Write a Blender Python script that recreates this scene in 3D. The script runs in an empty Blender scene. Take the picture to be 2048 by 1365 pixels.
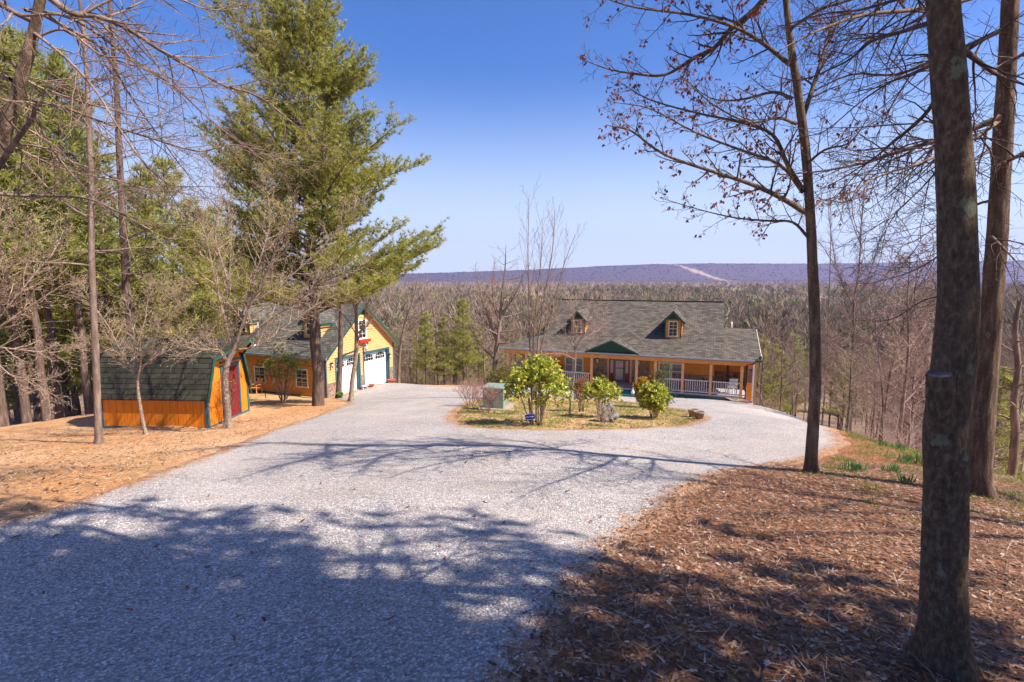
import bpy, math, random
import numpy as np
from mathutils import Vector, Matrix
R = math.radians
sc = bpy.context.scene
col = sc.collection

# ---------------------------------------------------------------- camera, sky, sun
CAMZ = 1.7
PITCH = math.atan((682.5 - 556) / 1024.0)
cd = bpy.data.cameras.new("camera"); cam = bpy.data.objects.new("camera", cd); col.objects.link(cam)
cam.location = (0, 0, CAMZ); cam.rotation_euler = (R(90) - PITCH, 0, 0)
cd.sensor_width = 36; cd.lens = 18; cd.clip_start = 0.05; cd.clip_end = 20000
sc.camera = cam

SUN_EL = R(47); SUN_AZ = (0.93, -0.36)
n_ = math.hypot(*SUN_AZ); SX, SY = SUN_AZ[0] / n_, SUN_AZ[1] / n_
SUNV = Vector((math.cos(SUN_EL) * SX, math.cos(SUN_EL) * SY, math.sin(SUN_EL)))
world = bpy.data.worlds.new("World"); sc.world = world; world.use_nodes = True
wn = world.node_tree; bg = wn.nodes["Background"]
sky = wn.nodes.new("ShaderNodeTexSky"); sky.sky_type = 'NISHITA'; sky.sun_disc = False
sky.sun_elevation = SUN_EL; sky.sun_rotation = math.atan2(SX, SY)
sky.altitude = 200; sky.air_density = 1.1; sky.dust_density = 1.3; sky.ozone_density = 5
hs = wn.nodes.new("ShaderNodeHueSaturation"); hs.inputs['Saturation'].default_value = 1.2; hs.inputs['Hue'].default_value = .505
tn = wn.nodes.new("ShaderNodeMix"); tn.data_type = 'RGBA'; tn.blend_type = 'MULTIPLY'; tn.inputs[0].default_value = 1; tn.inputs[7].default_value = (.76, .88, 1.10, 1)
wn.links.new(sky.outputs[0], hs.inputs['Color']); wn.links.new(hs.outputs[0], tn.inputs[6]); 
gc_ = wn.nodes.new("ShaderNodeTexCoord"); sx_ = wn.nodes.new("ShaderNodeSeparateXYZ"); hr = wn.nodes.new("ShaderNodeMapRange"); hm_ = wn.nodes.new("ShaderNodeMix"); hm_.data_type = 'RGBA'
hr.interpolation_type = 'SMOOTHSTEP'; hr.inputs[1].default_value = -.02; hr.inputs[2].default_value = .37; hr.inputs[3].default_value = .92; hr.inputs[4].default_value = 0
wn.links.new(gc_.outputs['Generated'], sx_.inputs[0]); wn.links.new(sx_.outputs[2], hr.inputs[0]); wn.links.new(hr.outputs[0], hm_.inputs[0]); wn.links.new(tn.outputs[2], hm_.inputs[6])
hm_.inputs[7].default_value = (5.5, 6.2, 7.2, 1); wn.links.new(hm_.outputs[2], bg.inputs[0]); bg.inputs[1].default_value = 0.082
sd = bpy.data.lights.new("sun", 'SUN'); sd.energy = 5.0; sd.angle = R(0.55); sd.color = (1.0, 0.90, 0.77)
sun = bpy.data.objects.new("sun", sd); col.objects.link(sun)
sun.rotation_euler = SUNV.to_track_quat('Z', 'Y').to_euler(); sun.location = (0, 0, 50)
sc.view_settings.view_transform = 'Standard'; sc.view_settings.look = 'None'
sc.view_settings.exposure = 1.08; sc.view_settings.gamma = 1.0
sc.render.engine = 'CYCLES'
sc.cycles.max_bounces = 6; sc.cycles.diffuse_bounces = 3; sc.cycles.glossy_bounces = 2
sc.cycles.transmission_bounces = 3; sc.cycles.transparent_max_bounces = 6; sc.cycles.volume_bounces = 0
sc.cycles.use_light_tree = False

# ---------------------------------------------------------------- camera maths (a photograph point at a world depth)
def ratios(u, v):
    a = (u - 1024) / 1024.0; b = (682.5 - v) / 1024.0
    y = math.cos(PITCH) + b * math.sin(PITCH); z = -math.sin(PITCH) + b * math.cos(PITCH)
    return a / y, z / y
def P(u, v, Y):
    x, z = ratios(u, v); return Vector((x * Y, Y, CAMZ + z * Y))

# ---------------------------------------------------------------- terrain
CP = []
def cp_uv(u, v, Y): p = P(u, v, Y); CP.append((p.x, p.y, p.z))
for t in [(1024,1365,2.25),(1024,1100,4.4),(1024,1000,6.3),(1024,900,9.5),(1024,856,13),(1090,800,25),(1350,855,14),
          (930,850,13.6),(915,800,24),(1300,815,21),(500,1200,3.6),(500,1000,6.6),(700,900,10.5),(0,1040,5.5),(0,1200,3.7),
          (0,882,15),(198,888,13.6),(292,870,15.8),(455,858,16.6),(632,812,24),(672,797,32),(703,803,27),(780,766,39),(850,772,37),
          (418,858,18.6),(207,861,18.6),(1620,945,8.0),(1955,992,7.2),(1890,1335,2.5),(1450,1100,4.6),(1700,1100,4.6),
          (1505,822,30),(1600,838,23),(1700,868,14.5),(2048,960,9.0),(1450,900,10.5),(1850,912,11.2)]:
    cp_uv(*t)
CP += [(-11.2,22,-4.0),(-11.5,24,-4.4),(-15.5,22,-4.05),(-13,19.2,-3.85),
       (0,0,0),(-3,0,0),(3,0,0.05),(0,-20,1.8),(25,-20,1.2),(-25,-20,0.8),(0,-60,5),(50,-50,3),(-50,-50,1),
       (14,31,-6.3),(8,33,-6.3),(0,37,-6.3),(-6,38,-6.4),(15,38,-6.9),(5,42,-6.9),(-11.6,33.3,-6.2),(-20,36.5,-6.6),(-9,40,-6.7),
       (10,55,-12),(-10,60,-13),(30,60,-16),(0,100,-22),(60,100,-23),(-60,100,-20),(100,60,-20),(-100,50,-16),
       (-30,25,-6.8),(-30,40,-9.5),(-45,15,-8.0),(-20,13,-2.9),(-26,46,-10.5),(13.5,13.5,-5.0),(14.5,8.5,-4.2),(17.5,22,-7.6),(21,30,-10.5),(40,30,-16),(40,10,-12),
       (-26,4,-1.8),(25,-5,-2.5),(0,150,-25),(120,140,-25),(-120,140,-24),(150,0,-15),(-150,0,-10)]
CP = np.array(CP, float)
_c = CP[:, :2]
def _K(r2):
    r2 = np.maximum(r2, 1e-9); return 0.5 * r2 * np.log(r2)
_n = len(CP)
_A = np.zeros((_n + 3, _n + 3))
_A[:_n, :_n] = _K(((_c[:, None] - _c[None]) ** 2).sum(-1)) + np.eye(_n) * 0.35
_A[:_n, _n] = 1; _A[:_n, _n + 1:] = _c; _A[_n, :_n] = 1; _A[_n + 1:, :_n] = _c.T
_w = np.linalg.solve(_A, np.concatenate([CP[:, 2], [0, 0, 0]]))
def sines(x, y, s, seed):
    rg = np.random.RandomState(seed); o = 0
    for k in range(5):
        a, b, p = rg.uniform(0.5, 1.6) / s, rg.uniform(0, 6.28), rg.uniform(0, 6.28)
        o = o + np.sin(a * (x * math.cos(b) + y * math.sin(b)) * 6.28 + p)
    return o / 5
def terrain(x, y):
    x = np.asarray(x, float); y = np.asarray(y, float); sh = x.shape; x = x.ravel(); y = y.ravel()
    z = np.empty_like(x)
    for i in range(0, len(x), 20000):
        xx, yy = x[i:i+20000], y[i:i+20000]
        r2 = (xx[:, None] - _c[None, :, 0]) ** 2 + (yy[:, None] - _c[None, :, 1]) ** 2
        z[i:i+20000] = _K(r2) @ _w[:_n] + _w[_n] + _w[_n+1] * xx + _w[_n+2] * yy
    far = -27 + 3.5 * sines(x, y, 420, 3) + 1.5 * sines(x, y, 150, 5)
    far = np.where(y < 0, -6, far)
    # far ridge
    rx = x / 5000.0
    top = 98 + 40 * np.tanh((x - 900) / 900) + 10 * np.sin(rx * 9) - 30*np.clip((-x-300)/1500,0,1) 
    t = np.clip((y - 3700) / 900.0, 0, 1); far = far + (t * t * (3 - 2 * t)) * (top + 27)
    r = np.hypot(x, y - 30); w = np.clip((r - 95) / 80, 0, 1); w = w * w * (3 - 2 * w)
    z = np.where(w < 1, z * (1 - w), 0) + far * w
    return z.reshape(sh)
def tz(x, y): return float(terrain(np.array([x]), np.array([y]))[0])
def G(u, v):
    rx, rz = ratios(u, v)
    ys = np.concatenate([np.linspace(0.8, 45, 1500), np.linspace(45, 400, 1500)[1:]])
    d = CAMZ + rz * ys - terrain(rx * ys, ys)
    k = np.argmax(d < 0)
    if d[k] >= 0: k = 1499
    y0 = ys[k-1] + (ys[k] - ys[k-1]) * d[k-1] / (d[k-1] - d[k] + 1e-9)
    return Vector((rx * y0, y0, CAMZ + rz * y0))

# ---------------------------------------------------------------- objects helpers
def tag(o, label=None, cat=None, group=None, kind=None):
    if label: o['label'] = label
    if cat: o['category'] = cat
    if group: o['group'] = group
    if kind: o['kind'] = kind
    return o
def empty(name, loc, rz=0.0, label=None, cat=None, group=None):
    o = bpy.data.objects.new(name, None); col.objects.link(o); o.location = loc; o.rotation_euler = (0, 0, rz)
    o.empty_display_size = 0.3
    return tag(o, label, cat, group)
def mesh_np(name, V, F, m=None, parent=None, smooth=False, uv=None, tint=None, mi=None):
    """V (n,3), F (f,k) uniform faces"""
    V = np.asarray(V, np.float32); F = np.asarray(F, np.int32)
    me = bpy.data.meshes.new(name); k = F.shape[1]
    me.vertices.add(len(V)); me.vertices.foreach_set('co', V.ravel())
    me.loops.add(F.size); me.loops.foreach_set('vertex_index', F.ravel())
    me.polygons.add(len(F)); me.polygons.foreach_set('loop_start', np.arange(0, F.size, k, dtype=np.int32))
    me.polygons.foreach_set('loop_total', np.full(len(F), k, np.int32))
    if smooth: me.polygons.foreach_set('use_smooth', np.ones(len(F), bool))
    me.update(calc_edges=True)
    if tint is not None:
        at = me.attributes.new('tint', 'FLOAT', 'POINT'); at.data.foreach_set('value', np.asarray(tint, np.float32))
    if uv is not None:
        l = me.uv_layers.new(name='UVMap'); l.data.foreach_set('uv', np.asarray(uv, np.float32).ravel())
    if m: me.materials.append(m)
    o = bpy.data.objects.new(name, me); col.objects.link(o)
    if parent: o.parent = parent
    return o
class MB:
    """mixed polygons with planar uvs in metres"""
    def __init__(s): s.v = []; s.f = []; s.sm = []
    def poly(s, pts, smooth=False):
        b = len(s.v); s.v += [tuple(p) for p in pts]; s.f.append(list(range(b, b + len(pts)))); s.sm.append(smooth)
    def box(s, x0, x1, y0, y1, z0, z1, M=None):
        c = [(x0,y0,z0),(x1,y0,z0),(x1,y1,z0),(x0,y1,z0),(x0,y0,z1),(x1,y0,z1),(x1,y1,z1),(x0,y1,z1)]
        if M is not None: c = [tuple(M @ Vector(p)) for p in c]
        b = len(s.v); s.v += c
        for f in ((0,3,2,1),(4,5,6,7),(0,1,5,4),(1,2,6,5),(2,3,7,6),(3,0,4,7)): s.f.append([b+i for i in f]); s.sm.append(False)
    def slab(s, pts, th):
        """polygon extruded downwards (along -normal) by th"""
        p = [Vector(q) for q in pts]; n = (p[1]-p[0]).cross(p[2]-p[0]).normalized()
        if n.z < 0: p.reverse(); n = -n
        q = [a - n * th for a in p]; s.poly(p); s.poly(list(reversed(q)))
        for i in range(len(p)):
            j = (i+1) % len(p); s.poly([p[j], p[i], q[i], q[j]])
    def bar(s, a, b, w, h, up=(0,0,1)):
        a, b = Vector(a), Vector(b); d = (b-a).normalized(); up = Vector(up)
        if abs(d.dot(up)) > .98: up = Vector((0,1,0))
        x = d.cross(up).normalized() * (w/2); y = x.cross(d).normalized() * (h/2)
        c = [a-x-y, a+x-y, a+x+y, a-x+y, b-x-y, b+x-y, b+x+y, b-x+y]
        bb = len(s.v); s.v += [tuple(p) for p in c]
        for f in ((0,3,2,1),(4,5,6,7),(0,1,5,4),(1,2,6,5),(2,3,7,6),(3,0,4,7)): s.f.append([bb+i for i in f]); s.sm.append(False)
    def tube(s, pts, rad, k=8, cap=True):
        pts = [Vector(p) for p in pts]; n = len(pts)
        if not hasattr(rad, '__len__'): rad = [rad] * n
        b = len(s.v)
        for i, p in enumerate(pts):
            d = (pts[min(i+1, n-1)] - pts[max(i-1, 0)]).normalized()
            x = d.cross(Vector((0.13, 0.07, 1) if abs(d.z) < .9 else (1, .1, 0))).normalized(); y = d.cross(x)
            for j in range(k):
                a = 6.28319 * j / k; s.v.append(tuple(p + (x*math.cos(a) + y*math.sin(a)) * rad[i]))
        for i in range(n-1):
            for j in range(k):
                s.f.append([b+i*k+j, b+i*k+(j+1) % k, b+(i+1)*k+(j+1) % k, b+(i+1)*k+j]); s.sm.append(True)
        if cap:
            s.f.append([b+j for j in range(k)][::-1]); s.sm.append(False); s.f.append([b+(n-1)*k+j for j in range(k)]); s.sm.append(False)
    def lathe(s, c, prof, k=16):
        c = Vector(c); b = len(s.v)
        for r, z in prof:
            for j in range(k): a = 6.28319*j/k; s.v.append((c.x+r*math.cos(a), c.y+r*math.sin(a), c.z+z))
        for i in range(len(prof)-1):
            for j in range(k): s.f.append([b+i*k+j, b+i*k+(j+1) % k, b+(i+1)*k+(j+1) % k, b+(i+1)*k+j]); s.sm.append(True)
        s.f.append([b+(len(prof)-1)*k+j for j in range(k)]); s.sm.append(False)
        s.f.append([b+j for j in range(k)][::-1]); s.sm.append(False)
    def split(s, name, m, parent=None, bevel=0):
        """each separate piece becomes its own object"""
        lab = list(range(len(s.v)))
        def find(a):
            while lab[a] != a: lab[a] = lab[lab[a]]; a = lab[a]
            return a
        for f in s.f:
            for q in f[1:]: lab[find(q)] = find(f[0])
        gr = {}
        for f, q in zip(s.f, s.sm): gr.setdefault(find(f[0]), []).append((f, q))
        for fs in gr.values():
            t = MB(); mp = {}
            for f, q in fs:
                for i in f:
                    if i not in mp: mp[i] = len(t.v); t.v.append(s.v[i])
                t.f.append([mp[i] for i in f]); t.sm.append(q)
            o = t.build(name, m, parent, bevel)
        return o
    def build(s, name, m, parent=None, bevel=0):
        me = bpy.data.meshes.new(name); me.from_pydata(s.v, [], s.f)
        me.polygons.foreach_set('use_smooth', s.sm)
        uvl = me.uv_layers.new(name='UVMap')
        for p in me.polygons:
            n = p.normal; t = Vector((0,0,1)).cross(n)
            t = t.normalized() if t.length > 1e-3 else Vector((1,0,0)); bt = n.cross(t)
            for li in p.loop_indices:
                c = me.vertices[me.loops[li].vertex_index].co; uvl.data[li].uv = (c.dot(t), c.dot(bt))
        me.materials.append(m); o = bpy.data.objects.new(name, me); col.objects.link(o)
        if parent: o.parent = parent
        if bevel:
            b = o.modifiers.new('bevel', 'BEVEL'); b.width = bevel; b.segments = 2; b.limit_method = 'ANGLE'
        return o
def copy_tree(o, parent=None):
    c = o.copy(); col.objects.link(c)
    if parent: c.parent = parent
    for ch in list(o.children): copy_tree(ch, c)
    return c

# ---------------------------------------------------------------- materials
class NT:
    def __init__(s, name, rough=0.8, spec=0.3):
        s.m = bpy.data.materials.new(name); s.m.use_nodes = True; s.t = s.m.node_tree
        s.b = s.t.nodes['Principled BSDF']; s.b.inputs['Roughness'].default_value = rough
        s.b.inputs['Specular IOR Level'].default_value = spec
    def n(s, t, **k):
        x = s.t.nodes.new('ShaderNode' + t)
        for a, v in k.items():
            if a.startswith('i_'): 
                key = a[2:]; key = int(key) if key.isdigit() else key
                x.inputs[key].default_value = v
            else: setattr(x, a, v)
        return x
    def l(s, a, b): s.t.links.new(a, b)
    def coord(s, kind='Object', scale=(1,1,1), rot=(0,0,0)):
        c = s.n('TexCoord'); m = s.n('Mapping'); m.inputs['Scale'].default_value = scale; m.inputs['Rotation'].default_value = rot
        s.l(c.outputs[kind], m.inputs[0]); return m.outputs[0]
    def noise(s, co, scale, detail=4, rough=.6, dist=0):
        x = s.n('TexNoise'); x.inputs['Scale'].default_value = scale; x.inputs['Detail'].default_value = detail
        x.inputs['Roughness'].default_value = rough; x.inputs['Distortion'].default_value = dist
        if co is not None: s.l(co, x.inputs[0])
        return x.outputs[0]
    def voro(s, co, scale, feature='F1', rnd=1.0):
        x = s.n('TexVoronoi'); x.feature = feature; x.inputs['Scale'].default_value = scale; x.inputs['Randomness'].default_value = rnd
        if co is not None: s.l(co, x.inputs[0])
        return x
    def ramp(s, f, stops):
        x = s.n('ValToRGB'); e = x.color_ramp.elements
        while len(e) > 1: e.remove(e[-1])
        e[0].position = stops[0][0]; e[0].color = (*stops[0][1], 1)
        for p, c in stops[1:]: q = e.new(p); q.color = (*c, 1)
        s.l(f, x.inputs[0]); return x.outputs[0]
    def mix(s, f, a, b, mode='MIX'):
        x = s.n('Mix', data_type='RGBA', blend_type=mode)
        for i, q in ((0, f), (6, a), (7, b)):
            if hasattr(q, 'links'): s.l(q, x.inputs[i])
            elif i == 0: x.inputs[0].default_value = q
            else: x.inputs[i].default_value = (*q, 1)
        return x.outputs[2]
    def math(s, op, a, b=None, c=None, clamp=False):
        x = s.n('Math', operation=op, use_clamp=clamp)
        for i, q in enumerate((a, b, c)):
            if q is None: continue
            if hasattr(q, 'links'): s.l(q, x.inputs[i])
            else: x.inputs[i].default_value = q
        return x.outputs[0]
    def attr(s, name, out='Fac'):
        x = s.n('Attribute'); x.attribute_name = name; return x.outputs[out]
    def bump(s, h, strength=.5, dist=.02):
        x = s.n('Bump'); x.inputs['Strength'].default_value = strength; x.inputs['Distance'].default_value = dist
        s.l(h, x.inputs['Height']); s.l(x.outputs[0], s.b.inputs['Normal'])
    def col(s, c):
        if hasattr(c, 'links'): s.l(c, s.b.inputs['Base Color'])
        else: s.b.inputs['Base Color'].default_value = (*c, 1)
        return s
def sc3(c, k): return tuple(min(1, x * k) for x in c)
def plain(name, c, rough=.6, var=.15, scale=6, spec=.3, bump=.15, metal=0):
    t = NT(name, rough, spec); co = t.coord(); n = t.noise(co, scale, 5)
    t.col(t.ramp(n, [(0.3, sc3(c, 1 - var)), (0.7, sc3(c, 1 + var))])); t.b.inputs['Metallic'].default_value = metal
    if bump: t.bump(t.noise(co, scale * 6, 3), bump, .005)
    return t.m
M = {}
M['trim_green'] = plain('green_trim_paint', (0.018, 0.075, 0.055), .5)
M['trim_blue'] = plain('blue_green_trim_paint', (0.045, 0.115, 0.14), .5)
M['dark_green'] = plain('dark_green_siding', (0.012, 0.050, 0.028), .6, .2, 10)
M['skirt'] = plain('porch_skirt_paint', (0.025, 0.12, 0.13), .6, .2)
M['white'] = plain('white_paint', (0.80, 0.79, 0.76), .45, .05)
M['dull_white'] = plain('dull_white_paint', (0.62, 0.60, 0.60), .5, .08)  # slightly greyer than the plain white
M['cream'] = plain('cream_window_paint', (0.72, 0.62, 0.48), .5, .06)
M['cedar'] = plain('clear_stained_cedar', (0.62, 0.26, 0.075), .55, .15, 5)
M['pale_post'] = plain('pale_stained_post', (0.66, 0.34, 0.15), .55, .15, 5)
M['red'] = plain('red_paint', (0.55, 0.03, 0.015), .5)
M['maroon'] = plain('maroon_door_paint', (0.17, 0.018, 0.018), .5, .25, 8)
M['door_red'] = plain('mahogany_red_door', (0.20, 0.03, 0.02), .4, .2, 8)
M['door_grey'] = plain('taupe_storm_door', (0.13, 0.11, 0.10), .4)
M['door_glass'] = plain('lace_curtained_glass', (0.42, 0.33, 0.30), .25, .3, 14)
M['black'] = plain('black_metal', (0.015, 0.015, 0.015), .4)
M['gutter'] = plain('gutter_metal', (0.32, 0.36, 0.38), .35, .1, 3, .5)
M['deck'] = plain('painted_porch_deck', (0.36, 0.34, 0.36), .6, .1)
M['terracotta'] = plain('terracotta', (0.50, 0.13, 0.05), .8, .2)
M['barrel'] = plain('weathered_barrel_wood', (0.30, 0.17, 0.12), .8, .3, 12)
M['concrete'] = plain('pale_concrete', (0.30, 0.24, 0.20), .9, .15, 4)
M['planter'] = plain('aged_clay_planter', (0.26, 0.20, 0.15), .9, .3, 12)
M['box_green'] = plain('pale_green_enamel', (0.20, 0.245, 0.19), .45, .08, 3, .4)
M['yellow'] = plain('yellow_sticker', (0.75, 0.40, 0.02), .5)
M['sign_blue'] = plain('sign_blue', (0.005, 0.04, 0.42), .4, .05)
M['sign_white'] = plain('sign_white', (0.8, 0.8, 0.85), .4, .03)
M['soffit'] = plain('peach_soffit', (0.62, 0.36, 0.20), .7, .1)
M['orange_flat'] = plain('orange_stained_board', (0.72, 0.27, 0.03), .6, .18, 5)
def glass(name, c=(0.012, 0.014, 0.018)):
    t = NT(name, .06, .8); t.col(c); return t.m
M['glass'] = glass('dark_window_glass'); M['glass2'] = glass('curtained_window_glass', (0.10, 0.11, 0.12))
def siding(name, c, vert=False):
    t = NT(name, .55, .3); uv = t.coord('UV'); n = t.noise(t.coord('UV', (1.2, 7, 1) if not vert else (9, .8, 1)), 2.2, 6, .65)
    c1 = t.ramp(n, [(0.25, sc3(c, .68)), (.5, c), (0.78, sc3(c, 1.2))])
    big = t.noise(uv, .7, 3); c1 = t.mix(t.math('MULTIPLY', big, .35), c1, sc3(c, .72), 'MIX')
    t.col(c1); t.bump(t.noise(t.coord('UV', (4, 40, 1) if not vert else (40, 4, 1)), 3, 4), .12, .01); return t.m
M['siding_lit_tone'] = siding('honey_sunlit_lap_siding', (0.64, 0.37, 0.15))  # same stain as the orange copy, sunlight put into the paler colour
M['siding_shade_tone'] = siding('orange_shaded_lap_siding', (0.66, 0.25, 0.035))  # deeper copy of that stain, wall shade put into the colour
M['siding_shed'] = siding('orange_vertical_panel_siding', (0.74, 0.22, 0.012), True)
def shingles(name, c, w=.28, h=.145, contrast=.35, moss=0):
    t = NT(name, .9, .15); uv = t.coord('UV')
    b = t.n('TexBrick'); b.inputs['Scale'].default_value = 1; b.inputs['Brick Width'].default_value = w; b.inputs['Row Height'].default_value = h
    b.inputs['Mortar Size'].default_value = .014; b.inputs['Mortar Smooth'].default_value = .3; b.inputs['Bias'].default_value = 0
    b.inputs['Color1'].default_value = (*sc3(c, 1 - contrast), 1); b.inputs['Color2'].default_value = (*sc3(c, 1 + contrast), 1)
    b.inputs['Mortar'].default_value = (*sc3(c, .3), 1); b.offset = .5; t.l(uv, b.inputs[0])
    n = t.noise(uv, .9, 5); g = t.noise(uv, 55, 2)
    k = t.mix(t.math('MULTIPLY', n, .35), b.outputs[0], sc3(c, .62), 'MIX')
    k = t.mix(.55, k, t.ramp(g, [(.3, (.35,)*3), (.7, (.75,)*3)]), 'OVERLAY')
    if moss: k = t.mix(t.ramp(t.noise(uv, 2.2, 6), [(.55, (0,0,0)), (.75, (moss,)*3)]), k, (.07, .075, .03))
    t.col(k)
    sx = t.n('SeparateXYZ'); t.l(uv, sx.inputs[0]); fr = t.math('FRACT', t.math('DIVIDE', sx.outputs[1], h))
    hh = t.math('MULTIPLY', t.math('SUBTRACT', 1, fr), 1.0); hh = t.math('ADD', hh, t.math('MULTIPLY', b.outputs[1], -.6))
    t.bump(hh, .8, .025); return t.m
M['shingle'] = shingles('weathered_grey_shingles', (0.106, 0.089, 0.073), .33, .19, .42)
M['shingle_g'] = shingles('grey_green_shingles', (0.105, 0.100, 0.088), .33, .19, .42, moss=.4)
M['shingle_shed'] = shingles('dark_moss_shingles', (0.046, 0.045, 0.034), .9, .2, .25, .7)
def stone(name, sc_=4.2):
    t = NT(name, .85, .25); uv = t.coord('UV'); uvd = t.n('MixRGB') if False else None
    v = t.voro(uv, sc_); e = t.voro(uv, sc_, 'DISTANCE_TO_EDGE')
    sp = t.n('SeparateColor'); t.l(v.outputs['Color'], sp.inputs[0])
    c = t.ramp(sp.outputs[0], [(0, (.10,.055,.04)), (.22, (.30,.13,.06)), (.4, (.20,.17,.15)), (.6, (.42,.20,.08)), (.78, (.14,.10,.09)), (1, (.40,.30,.22))])
    c = t.mix(.5, c, t.ramp(t.noise(uv, 18, 5), [(.3, (.3,)*3), (.7, (.75,)*3)]), 'OVERLAY')
    mk = t.ramp(e.outputs['Distance'], [(.02, (1,1,1)), (.055, (0,0,0))])
    t.col(t.mix(mk, c, (.38, .30, .25))); t.bump(t.ramp(e.outputs['Distance'], [(.0, (0,0,0)), (.09, (1,1,1))]), .9, .04); return t.m
M['stone'] = stone('fieldstone_veneer')
def bark(name, c1, c2, sx=9, sz=1.6, lich=0.0, bs=.8, dist=.03):
    t = NT(name, .9, .15); co = t.coord('Object', (sx, sx, sz)); n = t.noise(co, 1.6, 8, .65, .5)
    n2 = t.noise(t.coord('Object'), 1.1, 4); v = t.voro(co, 1.5)
    k = t.math('ADD', t.math('MULTIPLY', n, .75), t.math('MULTIPLY', v.outputs[0], .3))
    c = t.ramp(k, [(.28, sc3(c1, .55)), (.5, c1), (.72, c2)])
    c = t.mix(t.math('MULTIPLY', n2, .4), c, sc3(c2, .75)); n3 = t.noise(t.coord('Object', (1,1,.45)), 70, 4, .7)
    c = t.mix(.6, c, t.ramp(n3, [(.32, (.22,)*3), (.5, (.5,)*3), (.68, (.8,)*3)]), 'OVERLAY'); k = t.math('ADD', k, t.math('MULTIPLY', n3, .35))
    if lich: c = t.mix(t.ramp(t.noise(t.coord('Object', (1,1,.7)), 7, 6, .55), [(.64, (0,0,0)), (.67, (lich,)*3)]), c, (.25, .29, .19))
    t.col(c); t.bump(k, bs, dist); return t.m
M['bark_oak'] = bark('oak_bark', (.11,.072,.05), (.29,.205,.145), 10, 1.8, .45, 1, .05)
M['bark_beech'] = bark('smooth_grey_bark', (.10,.066,.042), (.20,.14,.095), 26, 14, .5, .9, .015)
M['bark_pine'] = bark('pine_bark', (.095,.065,.052), (.24,.17,.14), 9, 1.5, .15, 1, .05)
M['bark_dog'] = bark('tan_flaking_bark', (.20,.145,.11), (.42,.32,.25), 14, 10, .4, .6, .02)
M['bark_grey'] = bark('grey_brown_bark', (.15,.105,.082), (.31,.23,.19), 6, 1.2, .1, .6, .03)
M['twig_warm'] = bark('warm_twig_bark', (.20,.13,.10), (.36,.255,.20), 6, 6, 0, .2)
M['twig_tan'] = bark('tan_twig_bark', (.31,.22,.15), (.50,.38,.28), 6, 6, 0, .2)
M['twig_dark'] = bark('dark_twig_bark', (.075,.048,.04), (.17,.11,.09), 6, 6, 0, .2)
M['twig_pink'] = bark('pinkish_twig_bark', (.27,.18,.15), (.46,.34,.29), 6, 6, 0, .2)
def leafmat(name, stops, transl=.35, rough=.5, spec=.3):
    t = NT(name, rough, spec); a = t.attr('tint'); c = t.ramp(a, stops); t.col(c)
    tr = t.n('BsdfTranslucent'); t.l(c, tr.inputs[0]); mx = t.n('MixShader'); mx.inputs[0].default_value = transl
    out = t.t.nodes['Material Output']; t.l(t.b.outputs[0], mx.inputs[1]); t.l(tr.outputs[0], mx.inputs[2]); t.l(mx.outputs[0], out.inputs[0]); return t.m
M['needle'] = leafmat('pine_needles', [(0, (.16,.17,.04)), (.5, (.39,.38,.075)), (.85, (.50,.47,.13)), (1, (.52,.50,.24))], .5, .45, .4)
M['needle_dark'] = leafmat('dark_pine_needles', [(0, (.12,.14,.04)), (.5, (.32,.33,.08)), (1, (.46,.44,.14))], .5)
M['rhodo'] = leafmat('rhododendron_leaves', [(0, (.12,.17,.02)), (.4, (.33,.36,.035)), (.75, (.56,.54,.08)), (.93, (.55,.36,.05)), (1, (.5,.16,.03))], .3, .4, .4)
M['nandina'] = leafmat('red_green_leaves', [(0, (.12,.17,.04)), (.45, (.22,.20,.06)), (.6, (.42,.08,.03)), (1, (.55,.10,.05))], .3)
M['forsythia'] = leafmat('golden_leaves', [(0, (.30,.20,.02)), (.5, (.55,.33,.02)), (1, (.75,.42,.03))], .35)
M['box'] = leafmat('olive_small_leaves', [(0, (.13,.11,.03)), (.6, (.26,.24,.06)), (1, (.36,.30,.08))], .3)
M['spruce'] = leafmat('spruce_needles', [(0, (.03,.10,.03)), (.6, (.09,.20,.05)), (1, (.2,.28,.08))], .2)
M['newleaf'] = leafmat('spring_leaves', [(0, (.12,.18,.03)), (1, (.32,.42,.08))], .4)
M['redleaf'] = leafmat('dry_russet_leaves', [(0, (.10,.025,.012)), (.5, (.24,.055,.022)), (1, (.42,.12,.04))], .35, .6)
M['bud'] = leafmat('tan_buds', [(0, (.36,.24,.16)), (1, (.60,.45,.31))], .1)
M['bud_red'] = leafmat('red_buds', [(0, (.38,.10,.08)), (1, (.58,.24,.18))], .2)
M['litter'] = leafmat('fallen_leaves', [(0, (.06,.028,.015)), (.5, (.18,.085,.045)), (.82, (.31,.17,.105)), (.96, (.42,.29,.20)), (1, (.55,.44,.35))], .1, .7)
M['grass'] = leafmat('grass_blades', [(0, (.10,.15,.02)), (.5, (.22,.27,.04)), (1, (.42,.38,.12))], .3)
M['daff'] = leafmat('daffodil_leaves', [(0, (.06,.17,.05)), (1, (.16,.32,.10))], .3)
M['olive'] = leafmat('olive_spring_leaves', [(0, (.13,.15,.04)), (.6, (.26,.28,.07)), (1, (.38,.37,.12))], .35)

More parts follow.
